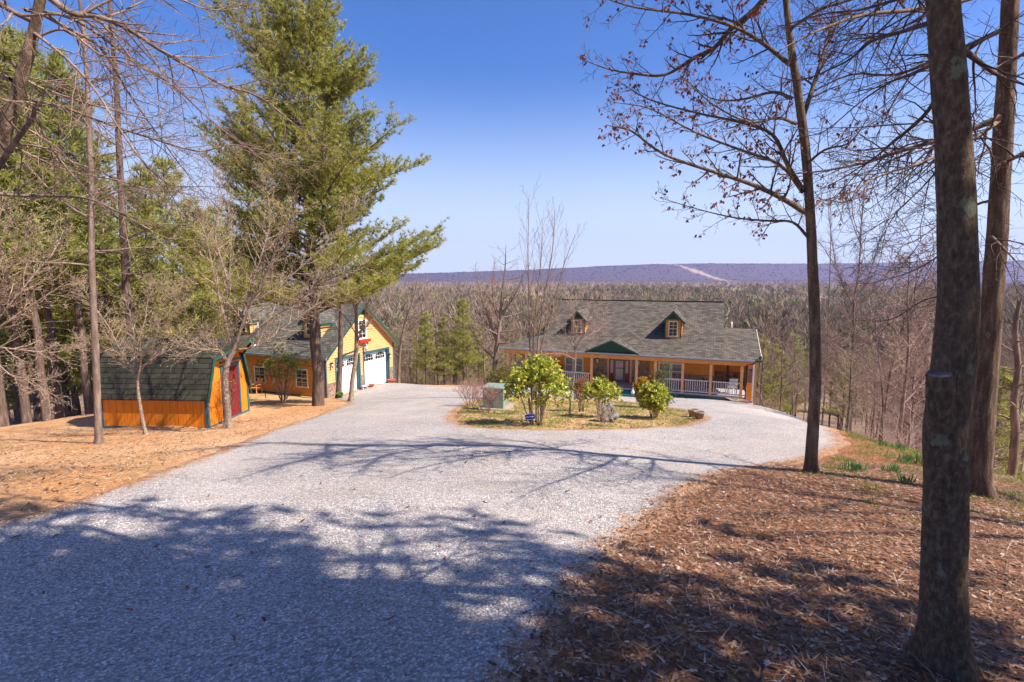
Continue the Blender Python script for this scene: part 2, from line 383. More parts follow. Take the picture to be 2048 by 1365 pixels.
# ---------------------------------------------------------------- ground sheet
def inpoly(px, py, poly):
    poly = np.asarray(poly); ins = np.zeros(px.shape, bool); j = len(poly) - 1
    for i in range(len(poly)):
        xi, yi = poly[i]; xj, yj = poly[j]
        c = ((yi > py) != (yj > py)) & (px < (xj - xi) * (py - yi) / (yj - yi + 1e-12) + xi); ins ^= c; j = i
    return ins
def pdist(px, py, poly):
    poly = np.asarray(poly, float); d = np.full(px.shape, 1e9)
    for i in range(len(poly)):
        a = poly[i]; b = poly[(i + 1) % len(poly)]; ab = b - a
        t = np.clip(((px - a[0]) * ab[0] + (py - a[1]) * ab[1]) / (ab @ ab + 1e-12), 0, 1)
        d = np.minimum(d, np.hypot(px - a[0] - t * ab[0], py - a[1] - t * ab[1]))
    return d
def smooth_poly(p, it=2):
    p = np.array(p, float)
    for _ in range(it):
        q = np.roll(p, -1, 0); p = np.stack([.75 * p + .25 * q, .25 * p + .75 * q], 1).reshape(-1, 2)
    return p
def gxy(u, v): g = G(u, v); return (g.x, g.y)
DR = [(-7.5, -10), (-6.6, 3.5), gxy(60,1032), gxy(239,970), gxy(444,896), gxy(564,852), gxy(650,824), gxy(705,808), (-11.2, 31.2), (-11.9, 33.2), (-9.2, 40.6), (-8.3, 40.7),
      gxy(870,775), (-2.5, 37.3), (0, 37.6), (15.0, 31.9), (15.8, 31.0), gxy(1555,832), gxy(1620,846), gxy(1690,878), gxy(1700,900), gxy(1600,930), gxy(1460,950),
      gxy(1370,1000), gxy(1300,1060), gxy(1235,1130), gxy(1190,1230), gxy(1120,1330), (-.2, 0), (-.4, -10)]
ISL = [gxy(903,842), gxy(925,815), gxy(960,800), gxy(1010,793), gxy(1100,796), gxy(1240,803), gxy(1350,818), gxy(1405,836), gxy(1370,850), gxy(1260,857), gxy(1100,860), gxy(960,858)]
DR = smooth_poly(DR, 2); ISL = smooth_poly(ISL, 2)
def wob(x, y, s=1.0): return s * (.5 * sines(x, y, 2.2, 11) + .35 * sines(x, y, .7, 12) + .2 * sines(x, y, .25, 13))
def sdrive(x, y):
    """signed distance, positive on the gravel"""
    d = np.where(inpoly(x, y, DR), 1, -1) * pdist(x, y, DR)
    e = np.where(inpoly(x, y, ISL), -1, 1) * pdist(x, y, ISL)
    return np.minimum(d, e)
FIELDS = [(36, 620, 34, 130), (325, 620, 50, 150), (-60, 900, 160, 90), (700, 1300, 300, 130)]
def fieldw(x, y):
    w = np.zeros(np.shape(x))
    for cx, cy, rx, ry in FIELDS: w = np.maximum(w, np.clip(1.4 - np.hypot((x - cx) / rx, (y - cy) / ry), 0, 1))
    return w
def axis(lo, hi, step, far, g):
    a = list(np.arange(lo, hi + 1e-6, step)); s = step
    while a[-1] < far[1]: s *= g; a.append(a[-1] + s)
    b = []; s = step; v = lo
    while v > far[0]: s *= g; v -= s; b.append(v)
    return np.array(b[::-1] + a)
gx = axis(-22, 20, .3, (-6500, 6500), 1.12); gy = axis(-8, 45, .3, (-400, 5200), 1.10)
gx = np.sort(np.concatenate([gx[np.abs(gx) < 1200], np.arange(-6400, 6401, 110), np.arange(1345, 1760, 22)])); gx = gx[np.concatenate([[True], np.diff(gx) > .1])]; gy = np.sort(np.concatenate([gy[gy < 3300], np.arange(3400, 5201, 75)]))
XX, YY = np.meshgrid(gx, gy, indexing='ij'); ZZ = terrain(XX, YY)
near = np.clip(1 - (np.hypot(XX, YY - 15) - 25) / 20, 0, 1)
ZZ = ZZ + near * .02 * sines(XX, YY, 1.7, 7)
nx, ny = XX.shape; idx = np.arange(nx * ny).reshape(nx, ny)
F = np.stack([idx[:-1, :-1], idx[1:, :-1], idx[1:, 1:], idx[:-1, 1:]], -1).reshape(-1, 4)
V = np.stack([XX, YY, ZZ], -1).reshape(-1, 3)
X, Y = V[:, 0], V[:, 1]
isl = inpoly(X, Y, ISL)
dxr = np.clip((X - 9.0 - wob(X, Y, .6) + (Y - 12) * -.28) / 1.5 + .5, 0, 1)
w_needle = np.clip((-1.5 - X) / 3, 0, 1) * np.clip((45 - Y) / 4, 0, 1) * np.clip((X + 60) / 20, 0, 1)
w_field = fieldw(X, Y)
w_grass = np.clip(isl * .75 + .55*np.clip((X - 6.0 - Y * .18) / 2.5, 0, 1) * (Y < 34) * (Y > 3.5) * (X < 16) + .7 * ((Y > 30) & (Y < 44) & (np.abs(X + 16) < 6)), 0, 1)
w_far = np.clip((np.hypot(X, Y - 18) - 24) / 8, 0, 1)
ridge = np.clip((Y - 3300) / 300, 0, 1)
cut = ((np.abs(X - 1590 + (Y - 3800) * .28) < 26 + 12*np.sin(Y*.011)) & (Y > 3300)).astype(float)
gt = NT('ground_litter_and_grass', .95, .1); co = gt.coord()
n1 = gt.noise(co, 1.3, 6, .65); n2 = gt.noise(co, 14, 6, .75); n3 = gt.noise(co, 60, 4, .8); n4 = gt.noise(co, .25, 4)
leaf = gt.ramp(n2, [(.25, (.06,.028,.015)), (.45, (.18,.08,.038)), (.60, (.33,.155,.08)), (.78, (.50,.31,.19))])
leaf = gt.mix(.6, leaf, gt.ramp(n3, [(.3, (.22,)*3), (.7, (.85,)*3)]), 'OVERLAY')
ndl = gt.ramp(n2, [(.25, (.20,.08,.03)), (.48, (.43,.20,.085)), (.62, (.57,.31,.14)), (.8, (.66,.46,.26))])
ndl = gt.mix(.6, ndl, gt.ramp(gt.noise(gt.coord('Object', (30, 90, 30), (0, 0, .5)), 1, 4, .8), [(.3, (.25,)*3), (.7, (.8,)*3)]), 'OVERLAY')
grs = gt.ramp(n2, [(.25, (.17,.12,.045)), (.5, (.42,.27,.12)), (.75, (.60,.41,.23))])
grs = gt.mix(.5, grs, gt.ramp(n3, [(.3, (.25,)*3), (.7, (.8,)*3)]), 'OVERLAY')
frs = gt.ramp(n1, [(.3, (.15,.10,.07)), (.6, (.27,.18,.125)), (.8, (.33,.24,.16))])
fld = gt.ramp(gt.noise(co, .02, 4), [(.4, (.30,.30,.12)), (.6, (.44,.38,.20))])
rdg = gt.ramp(gt.noise(gt.coord('Object', (1, 1, .3)), .035, 8, .75), [(.3, (.070,.050,.055)), (.5, (.095,.068,.075)), (.7, (.12,.088,.092))])
def msk(a, lo=.0, hi=1.0):
    v = gt.attr(a); q = gt.math('ADD', v, gt.math('MULTIPLY', gt.math('SUBTRACT', n1, .5), 1.1)); q = gt.math('MULTIPLY', gt.math('SUBTRACT', q, .3), 2.5, clamp=True)
    return gt.math('MULTIPLY', q, gt.math('MULTIPLY', v, 8, clamp=True))
ndl = gt.mix(gt.ramp(n1, [(.42, (0,0,0)), (.62, (.75,)*3)]), ndl, gt.mix(.5, grs, leaf))
ndl = gt.mix(gt.ramp(n4, [(.4, (0,0,0)), (.65, (.55,)*3)]), ndl, (.62,.43,.27))
c = gt.mix(msk('w_needle'), leaf, ndl); c = gt.mix(msk('w_grass'), c, grs)
c = gt.mix(gt.attr('w_far'), c, frs); c = gt.mix(gt.attr('w_field'), c, fld); c = gt.mix(gt.attr('ridge'), c, rdg); c = gt.mix(gt.attr('cut'), c, (.40,.28,.20))
gt.col(c); gt.bump(gt.math('ADD', n2, gt.math('MULTIPLY', n3, .5)), .7, .03)
ground = mesh_np('ground', V, F, gt.m, None, True)
for nm, w in (('w_needle', w_needle), ('w_grass', w_grass), ('w_far', w_far), ('w_field', w_field), ('ridge', ridge), ('cut', cut)):
    a = ground.data.attributes.new(nm, 'FLOAT', 'POINT'); a.data.foreach_set('value', np.asarray(w, np.float32))
tag(ground, kind='structure')

# ---------------------------------------------------------------- gravel driveway
def grid_sheet(name, x0, x1, y0, y1, st, keep, zoff, m, attrs):
    xs = np.arange(x0, x1, st); ys = np.arange(y0, y1, st); A, B = np.meshgrid(xs, ys, indexing='ij')
    s = keep(A, B); ok = s > -.35
    cells = ok[:-1, :-1] & ok[1:, :-1] & ok[1:, 1:] & ok[:-1, 1:]
    i = np.arange(A.size).reshape(A.shape)
    F = np.stack([i[:-1, :-1][cells], i[1:, :-1][cells], i[1:, 1:][cells], i[:-1, 1:][cells]], -1)
    used = np.unique(F); remap = np.full(A.size, -1); remap[used] = np.arange(len(used)); F = remap[F]
    a = A.ravel()[used]; b = B.ravel()[used]; ss = s.ravel()[used]
    z = GZ(a, b) + zoff(ss, a, b)
    o = mesh_np(name, np.stack([a, b, z], -1), F, m, None, True)
    at = o.data.attributes.new('edge', 'FLOAT', 'POINT'); at.data.foreach_set('value', ss.astype(np.float32)); return o
def GZ(x, y):
    """height of the ground sheet itself (bilinear)"""
    x = np.asarray(x, float); y = np.asarray(y, float)
    i = np.clip(np.searchsorted(gx, x) - 1, 0, nx - 2); j = np.clip(np.searchsorted(gy, y) - 1, 0, ny - 2)
    a = (x - gx[i]) / (gx[i+1] - gx[i]); b = (y - gy[j]) / (gy[j+1] - gy[j])
    return (ZZ[i, j]*(1-a)*(1-b) + ZZ[i+1, j]*a*(1-b) + ZZ[i, j+1]*(1-a)*b + ZZ[i+1, j+1]*a*b)
def gz(x, y): return float(GZ(np.array([x]), np.array([y]))[0])
dt = NT('grey_gravel', .95, .15); co = dt.coord()
v1 = dt.voro(co, 46); v2 = dt.voro(co, 90); sp = dt.n('SeparateColor'); dt.l(v1.outputs['Color'], sp.inputs[0])
c = dt.ramp(sp.outputs[0], [(0, (.23,.208,.198)), (.35, (.38,.35,.33)), (.7, (.52,.48,.455)), (.93, (.68,.64,.61)), (1, (.30,.20,.14))])
c = dt.mix(dt.ramp(v1.outputs['Distance'], [(.25, (0,0,0)), (.75, (.65,)*3)]), c, (.15,.13,.125))
c = dt.mix(.35, c, dt.ramp(dt.noise(co, .8, 5), [(.3, (.36,)*3), (.7, (.66,)*3)]), 'OVERLAY')
dn = dt.noise(co, 6, 6, .7)
c = dt.mix(dt.ramp(dt.noise(co, .33, 3, .5), [(.45, (0,0,0)), (.7, (.4,)*3)]), c, (.50,.42,.36))
tr = dt.ramp(dt.noise(dt.coord('Object', (1, .25, 1), (0, 0, .45)), .9, 4), [(.5, (0,0,0)), (.72, (.35,)*3)])
c = dt.mix(tr, c, (.34,.26,.20))
e = dt.attr('edge'); em = dt.math('ADD', dt.math('MULTIPLY', e, -1.3), dt.math('ADD', dt.math('MULTIPLY', dn, 1.6), -.25))
em = dt.math('MULTIPLY', em, 3.5, clamp=True)
mud = dt.ramp(dt.noise(co, 16, 5, .75), [(.3, (.12,.06,.03)), (.5, (.33,.18,.10)), (.7, (.50,.33,.21))])
c = dt.mix(em, c, mud); dt.col(c)
dt.bump(dt.math('ADD', dt.math('SUBTRACT', 1, v1.outputs['Distance']), dt.math('MULTIPLY', dn, .3)), 1.0, .012)
driveway = grid_sheet('driveway', -22, 19, -9.5, 42, .14, lambda a, b: sdrive(a, b) + wob(a, b, .22),
                      lambda s, a, b: np.clip(s * .12, -.05, .018), dt.m, None)
tag(driveway, kind='structure')
# concrete walk along the porch

# ---------------------------------------------------------------- building helpers
class Fr:
    def __init__(s, o, yaw): s.o = Vector(o); s.yaw = yaw; s.e1 = Vector((math.cos(yaw), math.sin(yaw), 0)); s.e2 = Vector((-math.sin(yaw), math.cos(yaw), 0))
    def onY(s, u, v, yl):
        """local (x, z) of the photo point lying in local plane y = yl"""
        rx, rz = ratios(u, v); b = s.o + s.e2 * yl
        t = (rx * b.y - b.x) / (s.e1.x - rx * s.e1.y); Y = b.y + s.e1.y * t
        return t, CAMZ + rz * Y - s.o.z
    def onX(s, u, v, xl):
        rx, rz = ratios(u, v); b = s.o + s.e1 * xl
        t = (rx * b.y - b.x) / (s.e2.x - rx * s.e2.y); Y = b.y + s.e2.y * t
        return t, CAMZ + rz * Y - s.o.z
def lap(mb, pt, nrm, a0, a1, z0, z1, top=None, openings=(), course=.15, out=.018):
    out *= 2.2; course *= 1.2
    """lap boards. pt(s, z) -> local position on the wall; nrm outward; top(z)->(a,b) limits"""
    n = Vector(nrm); z = z0
    while z < z1 - 1e-4:
        zz = min(z + course, z1)
        lim0 = top(z) if top else (a0, a1); lim1 = top(zz) if top else (a0, a1)
        cuts = [(lim0[0], lim1[0]), ]
        segs = []; cur = (lim0[0], lim1[0])
        for (s0, s1, q0, q1) in sorted(openings):
            if q0 < zz - .01 and q1 > z + .01:
                if s0 > cur[0]: segs.append((cur[0], cur[1], s0, s0))
                cur = (s1, s1)
        if lim0[1] > cur[0]: segs.append((cur[0], cur[1], lim0[1], lim1[1]))
        for (p0, p1, r0, r1) in segs:
            A, B, C, D = Vector(pt(p0, z)), Vector(pt(r0, z)), Vector(pt(r1, zz)), Vector(pt(p1, zz))
            mb.poly([A + n*out, B + n*out, C + n*.002, D + n*.002]); mb.poly([A, B, B + n*out, A + n*out])
        z = zz
def window(parent, pt, n, s0, s1, z0, z1, frame, grid=(2, 4), fw=.09, double=True, gm=None, name='window'):
    """casing + pane; pt(s, z, d) -> local position at distance d out of the wall"""
    def bx(mb, a, b, c, d, o0, o1):
        q = [pt(a,c,o0), pt(b,c,o0), pt(b,d,o0), pt(a,d,o0)]; r = [pt(a,c,o1), pt(b,c,o1), pt(b,d,o1), pt(a,d,o1)]
        mb.poly(r); mb.poly(q[::-1])
        for i in range(4): j = (i+1) % 4; mb.poly([q[i], q[j], r[j], r[i]])
    m = MB(); s0, s1 = min(s0, s1), max(s0, s1)
    bx(m, s0, s1, z1-fw, z1, 0, .055); bx(m, s0-.02, s1+.02, z0, z0+fw*.9, 0, .075)
    bx(m, s0, s0+fw, z0+fw*.9, z1-fw, 0, .055); bx(m, s1-fw, s1, z0+fw*.9, z1-fw, 0, .055)
    w = m.build(name, frame, parent)
    a, b, c, d = s0+fw, s1-fw, z0+fw*.9, z1-fw
    g = MB(); bx(g, a, b, c, d, .004, .022); g.build('pane', gm or M['glass'], w)
    k = MB(); mid = (c+d)/2
    if double: bx(k, a, b, mid-.02, mid+.02, .022, .042)
    gx_, gz_ = grid
    for i in range(1, gx_): q = a+(b-a)*i/gx_; bx(k, q-.009, q+.009, c, d, .022, .034)
    for i in range(1, gz_):
        q = c+(d-c)*i/gz_
        if abs(q-mid) > .03 or not double: bx(k, a, b, q-.009, q+.009, .022, .033)
    if k.v: k.build('muntins', frame, w)
    return w

# ================================================================ GARAGE
c0 = P(654, 797, 33.0)
GF = Fr((c0.x, c0.y, c0.z), R(68))
garage = empty('garage', c0, R(68), 'yellow sided two door garage with steep grey roof at the end of the gravel', 'garage')
GW = GF.onY(788, 770, 0)[0]; GL = 8.6; GE = 2.95; GRX = GW / 2; GRZ = 6.0
sl = (GRZ - GE) / GRX
# foundation / inner solid
m = MB(); m.box(.02, GW-.02, .30, GL, -.6, GE-.05); m.build('wall_core', M['orange_flat'], garage)
doors = []
for u0, u1, v in ((671, 717, 714), (727, 776, 712)):
    a = GF.onY(u0, v, 0); b = GF.onY(u1, v, 0); doors.append((a[0], b[0], 2.42))
wx0, wz1 = GF.onY(714, 640, 0); wx1, wz0 = GF.onY(732, 677, 0)
def gtop(z):
    if z <= GE: return (0, GW)
    return ((z-GE)/sl, GW-(z-GE)/sl)
gpt = lambda s, z: (s, 0, z)
m = MB(); lap(m, gpt, (0,-1,0), 0, GW, 0.95, GRZ-.75, gtop, [(d[0]-.02, d[1]+.02, -1, d[2]) for d in doors], .15, .02)
m.build('gable_wall', M['siding_lit_tone'], garage)
m = MB(); z = GRZ-.75; m.poly([((z-GE)/sl, -.012, z), (GW-(z-GE)/sl, -.012, z), (GRX, -.012, GRZ)]); m.build('gable_peak', M['dark_green'], garage)
m = MB()
for s0, s1 in ((0, doors[0][0]-.02), (doors[0][1]+.02, doors[1][0]-.02), (doors[1][1]+.02, GW)):
    m.box(s0, s1, -.055, .2, -.9, .95); 
m.split('stone_base', M['stone'], garage)
# side wall facing the drive
spt = lambda s, z: (0, s, z)
m = MB(); lap(m, spt, (-1,0,0), 0, GL, .05, GE-.05, None, [], .15, .02); m.build('side_wall', M['siding_shade_tone'], garage)
m = MB(); m.box(-.03, .02, 0, GL, -.5, .05); m.build('skirt_board', M['skirt'], garage)
m = MB(); m.box(-.045, .06, -.045, .08, -.5, GE-.1); m.box(GW-.09, GW+.03, -.065, .06, -.5, GE-.05); m.split('corner_board', M['trim_blue'], garage)
for d0, d1, dh in doors:
    m = MB(); m.box(d0, d0+.05, .02, .28, -.35, dh); m.box(d1-.05, d1, .02, .28, -.35, dh); m.box(d0+.05, d1-.05, .02, .28, dh-.05, dh)
    m.box(d0-.13, d0, -.06, .02, -.3, dh+.13); m.box(d1, d1+.13, -.06, .02, -.3, dh+.13); m.box(d0, d1, -.06, .02, dh, dh+.13)
    fr = m.build('door_frame', M['trim_blue'], garage)
    a, b = d0+.05, d1-.05; zb = -.25; zt = dh-.05
    m = MB(); ph = (zt-zb)/4
    for k in range(4):
        m.box(a+.01, b-.01, .20, .25, zb+k*ph+.008, zb+(k+1)*ph-.008)
        if k < 3:
            for q in range(4):
                w_ = (b-a)/4; m.box(a+q*w_+.06, a+(q+1)*w_-.06, .188, .20, zb+k*ph+.07, zb+(k+1)*ph-.07)
    dr = m.build('garage_door', M['white'], garage, .006)
    for q in range(2):   # arched window rows
        w_ = (b-a)/2; x0, x1 = a+q*w_+.14, a+(q+1)*w_-.14; z0 = zb+3*ph+.08; hh = ph-.16; n = 14
        m = MB(); top = [(x0+(x1-x0)*i/n, .193, z0+hh*.62+hh*.38*math.sin(math.pi*i/n)) for i in range(n+1)]
        m.poly([(x0, .193, z0), (x1, .193, z0)] + top[::-1]); pw = m.build('door_window', M['glass'], dr)
        m = MB()
        for i in range(1, 4): xx = x0+(x1-x0)*i/4; m.box(xx-.012, xx+.012, .18, .19, z0, z0+hh*(.62+.38*math.sin(math.pi*i/4)))
        m.box(x0, x1, .18, .19, z0+hh*.42, z0+hh*.42+.02)
        for i in range(n): m.bar(top[i], top[i+1], .02, .03, (0,1,0))
        m.build('muntins', M['white'], pw)
    m = MB(); xm = (a+b)/2
    for s in (-.10, .10): m.box(xm+s-.012, xm+s+.012, .165, .18, zb+ph*2-.15, zb+ph*2+.15)
    m.build('handle', M['black'], dr)
wp = lambda s, z, d: (s, -.02-d, z)
window(garage, wp, None, wx0, wx1, wz0, wz1, M['white'], (2, 4), .10)
# roof
ov = .42; oe = .35; th = .16
def roofpt(x, y): return (x, y, GE + sl*(x if x < GRX else GW-x) + .10)
m = MB(); m.slab([roofpt(-oe, -ov), roofpt(GRX, -ov), roofpt(GRX, GL+.3), roofpt(-oe, GL+.3)], .05)
m.slab([roofpt(GRX, -ov), roofpt(GW+oe, -ov), roofpt(GW+oe, GL+.3), roofpt(GRX, GL+.3)], .05); m.build('roof', M['shingle_g'], garage)
m = MB()
for xa, xb in ((-oe, GRX), (GRX, GW+oe)):
    a = Vector(roofpt(xa, -ov+.02)); b = Vector(roofpt(xb, -ov+.02)); a.z -= .15; b.z -= .15; m.bar(a, b, .035, .2)
m.split('rake_board', M['trim_green'], garage)
m = MB()
for xa, xb in ((-oe+.05, GRX), (GRX, GW+oe-.05)):
    p = [Vector(roofpt(xa, -ov+.04)), Vector(roofpt(xb, -ov+.04)), Vector(roofpt(xb, -.02)), Vector(roofpt(xa, -.02))]
    for q in p: q.z -= .17
    m.slab(p, .015)
m.build('soffit', M['soffit'], garage)
m = MB(); z = roofpt(-oe, 0)[2]; m.box(-oe-.09, -oe+.01, -ov, GL+.3, z-.17, z-.02); m.build('gutter', M['gutter'], garage)
m = MB(); m.box(-oe+.02, 0, -ov+.1, GL, z-.19, z-.172); m.build('eave_soffit', M['trim_green'], garage)
# dormers on the drive side
def dormer(parent, FrX, yc, w, xf, zb, ze, zp, slope_fn, mats, back, name='dormer', light=True):
    """dormer facing local -x, centred on local y = yc; back = x where its ridge meets the roof"""
    dm = MB(); y0, y1 = yc-w/2, yc+w/2
    o = None
    # front wall
    lap(dm, lambda s, z: (xf, s, z), (-1,0,0), y0, y1, zb, ze, None, [], .13, .012)
    # cheeks
    for yy, n, sg in ((y0, (0,-1,0), -1), (y1, (0,1,0), 1)):
        lap(dm, lambda s, z: (s, yy, z), n, xf, back, zb, ze, lambda z: (xf, max(xf+.01, slope_fn(z))), [], .13, .012)
    root = dm.build(name, mats[0], parent)
    r = MB(); e = .22; rs = (zp-ze)/(w/2); f = .22
    xe = slope_fn(ze - e*rs)
    for sg in (-1, 1):
        yo = yc + sg*(w/2+e); zo = ze - e*rs
        r.slab([(xf-f, yo, zo+.06), (slope_fn(zo)+.1, yo, zo+.06), (slope_fn(zp)+.25, yc, zp+.06), (xf-f, yc, zp+.06)], .04)
    r.build('dormer_roof', mats[1], root)
    t = MB()
    for sg in (-1, 1):
        yo = yc + sg*(w/2+e); zo = ze - e*rs
        t.bar((xf-f+.01, yo, zo-.05), (xf-f+.01, yc, zp-.05), .03, .14); t.bar((xf-f+.03, yo, zo-.04), (slope_fn(zo), yo, zo-.04), .03, .10)
    t.build('trim', mats[2], root)
    g = MB(); g.poly([(xf-.012, y0, ze), (xf-.012, y1, ze), (xf-.012, yc, zp)][::-1]); g.build('gable_panel', mats[3], root)
    g = MB(); g.box(xf-.03, xf+.03, y0-.02, y0+.06, zb, ze); g.box(xf-.03, xf+.03, y1-.06, y1+.02, zb, ze); g.build('corner_board', mats[2], root)
    window(root, lambda s, z, d: (xf-.012-d, s, z), None, yc-w*.29, yc+w*.29, zb+.22, ze-.10, mats[4], (2, 4) if w < 1.3 else (2, 2), .07)
    return root
gx_of = lambda z: (z - GE - .10) / sl      # x on the garage roof for height z
for u, v in ((624, 655), (485, 655)):
    yc, zc = GF.onX(u, v, 1.0)
    dormer(garage, None, yc, 1.5, .95, GE+.10+sl*.95-.05, 4.95, 5.62, gx_of, (M['siding_lit_tone'], M['shingle_g'], M['trim_green'], M['cedar'], M['cream']), 2.6)
m = MB(); yc, zc = GF.onX(521, 655, 1.2); m.tube([(1.0, yc, 4.75), (1.0, yc, 3.9), (.75, yc, 3.72)], .035, 6); m.build('downspout', M['gutter'], garage)
# rear dormer eave glimpsed beyond the ridge
m = MB(); m.slab([(GW-2.3, 1.0, 5.05), (GW-2.3, 2.6, 5.05), (GW-.2, 2.6, 4.85), (GW-.2, 1.0, 4.85)], .08); m.box(GW-2.2, GW-.5, 1.2, 2.5, 3.4, 4.9); m.build('rear_dormer', M['trim_green'], garage)
# side windows
for u0, u1, v0, v1 in ((509, 533, 732, 767), (592, 618, 737, 776)):
    a, z1_ = GF.onX(u0, v0, 0); b, z0_ = GF.onX(u1, v1, 0)
    window(garage, lambda s, z, d: (-.02-d, s, z), None, a, b, z0_, z1_, M['cream'], (2, 4), .08)
# window box, lamps
wb = MB(); wb.box(wx0-.03, wx1+.22, -.27, -.03, wz0-.24, wz0-.04); wb.build('window_box', M['red'], garage, .01)
def sconce(parent, p, n, s=1.0, body=None, gl=None):
    p = Vector(p); n = Vector(n)
    m = MB(); b = p + n*.03; m.lathe(b + Vector((0,0,-.06*s)), [(.05*s, 0), (.05*s, .12*s)], 8)
    m.tube([p, p + n*.14*s + Vector((0,0,.08*s)), p + n*.16*s + Vector((0,0,.02))], .012*s, 6)
    c = p + n*.16*s; m.lathe(c + Vector((0,0,0)), [(.085*s, 0), (.03*s, .07*s), (.01*s, .11*s)], 10); m.lathe(c + Vector((0,0,-.26*s)), [(.02*s, 0), (.05*s, .03*s), (.05*s, .05*s)], 10)
    o = m.build('wall_lamp', body or M['black'], parent)
    g = MB(); g.lathe(c + Vector((0,0,-.21*s)), [(.05*s, 0), (.07*s, .20*s)], 8); g.build('lamp_glass', gl or M['dull_white'], o)
for u, v in ((661, 728), (777, 710)):
    x, z = GF.onY(u, v, -.05); sconce(garage, (x, -.03, z), (0,-1,0), 1.1)
x, z = GF.onY(727, 694, -.05); sconce(garage, (x, -.03, z+.12), (0,-1,0), 1.6, M['gutter'])
# patio chair by the wall, pots
def simple_chair(name, loc, yaw, mt, label, s=1.0, group=None):
    o = empty(name, loc, yaw, label, 'chair', group)
    m = MB(); 
    for k in range(5): m.box(-.26*s, .26*s, (-.25+k*.1)*s, (-.165+k*.1)*s, .40*s, .425*s)
    m.build('seat', mt, o)
    m = MB()
    for k in range(6):
        x = (-.22+k*.088)*s; m.bar((x, .24*s, .42*s), (x, .36*s, 1.0*s), .06*s, .018*s, (0,1,0))
    m.bar((-.26*s, .355*s, .98*s), (.26*s, .355*s, .98*s), .03*s, .08*s); m.build('backrest', mt, o)
    for sx in (-1, 1):
        for sy in (-1, 1):
            m = MB(); m.bar((sx*.25*s, sy*.22*s, 0), (sx*.25*s, sy*.22*s, (.62 if sy < 0 else .5)*s), .05*s, .05*s); m.build('leg', mt, o)
        m = MB(); m.box((sx*.29-.04)*s, (sx*.29+.04)*s, -.3*s, .3*s, .62*s, .645*s); m.build('armrest', mt, o)
    return o
p = GF.onX(513, 782, -.75)[0]; q = GF.o + GF.e1 * -.75 + GF.e2 * p
simple_chair('patio_chair', (q.x, q.y, gz(q.x, q.y)), R(68-90), M['cedar'], 'cedar patio chair on the grass beside the garage side wall')
def pot(name, loc, r, h, mt, label, group=None, plant=None):
    o = empty(name, loc, 0, label, 'plant pot', group); m = MB()
    m.lathe((0,0,0), [(r*.68, 0), (r, h*.82), (r*1.1, h*.83), (r*1.1, h), (r*.97, h), (r*.93, h*.86)], 18); m.build('pot', mt, o)
    m = MB(); m.lathe((0,0,h*.80), [(r*.9, 0), (r*.9, .02)], 14); m.build('soil', M['maroon'] if plant == 'r' else M['twig_dark'], o)
    return o
for (u, yl, r, h, lb) in ((742, -.45, .24, .22, 'low terracotta bowl standing between the two garage doors'), (783.5, -.35, .30, .28, 'wide orange terracotta pot at the right corner of the garage')):
    x = GF.onY(u, 775, yl)[0]; q = GF.o + GF.e1*x + GF.e2*yl; pot('terracotta_pot', (q.x, q.y, gz(q.x, q.y)), r, h, M['terracotta'], lb)
x = GF.onY(731, 785, -.4)[0]; q = GF.o + GF.e1*x + GF.e2*-.4
o = empty('garden_bench', (q.x, q.y, gz(q.x, q.y)), R(68), 'small white garden ornament seat between the garage doors', 'bench')
m = MB(); m.box(-.3, .3, -.13, .13, .22, .27); m.build('seat', M['dull_white'], o, .01)
for s in (-.24, .24): m = MB(); m.lathe((s, 0, 0), [(.07, 0), (.04, .08), (.04, .15), (.08, .22)], 8); m.build('leg', M['dull_white'], o)

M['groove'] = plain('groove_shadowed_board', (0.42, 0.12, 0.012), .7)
# ================================================================ SHED
s0 = P(418, 858, 18.7)
SF = Fr(s0, R(87))
shed = empty('garden_shed', s0, R(87), 'small bright orange gambrel roofed shed with maroon door', 'shed')
SL = SF.onX(206, 860, 0)[0]; SW = 2.68; SE = 1.28; SBx = .42; SBz = 2.62; SRx = SW/2; SRz = 3.25
def sprof(z):
    if z <= SE: return (0, SW)
    if z <= SBz: t = (z-SE)/(SBz-SE)*SBx; return (t, SW-t)
    t = SBx+(z-SBz)/(SRz-SBz)*(SRx-SBx); return (t, SW-t)
dcx = SF.onY(463, 800, 0)[0]; dw = .52; dh = 2.12
m = MB(); m.poly([(0,0,-.2),(0,SL,-.2),(0,SL,SE+.06),(0,0,SE+.06)][::-1])
m.poly([(SW,0,-.3),(SW,SL,-.3),(SW,SL,SE),(SW,0,SE)]); m.poly([(0,SL,-.3),(0,SL,SE),(SBx,SL,SBz),(SRx,SL,SRz),(SW-SBx,SL,SBz),(SW,SL,SE),(SW,SL,-.3)])
# panel siding: thin raised strips carry the groove shade in their colour
m.poly([(0,0,-.3),(SW,0,-.3),(SW,0,SE),(SW-SBx,0,SBz),(SRx,0,SRz),(SBx,0,SBz),(0,0,SE)])
wl = m.build('wall', M['siding_shed'], shed)
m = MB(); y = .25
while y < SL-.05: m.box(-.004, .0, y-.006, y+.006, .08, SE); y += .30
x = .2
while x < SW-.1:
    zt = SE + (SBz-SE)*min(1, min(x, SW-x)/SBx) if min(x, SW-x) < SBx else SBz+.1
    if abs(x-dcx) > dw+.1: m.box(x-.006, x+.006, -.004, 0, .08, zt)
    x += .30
m.build('panel_groove', M['groove'], wl)
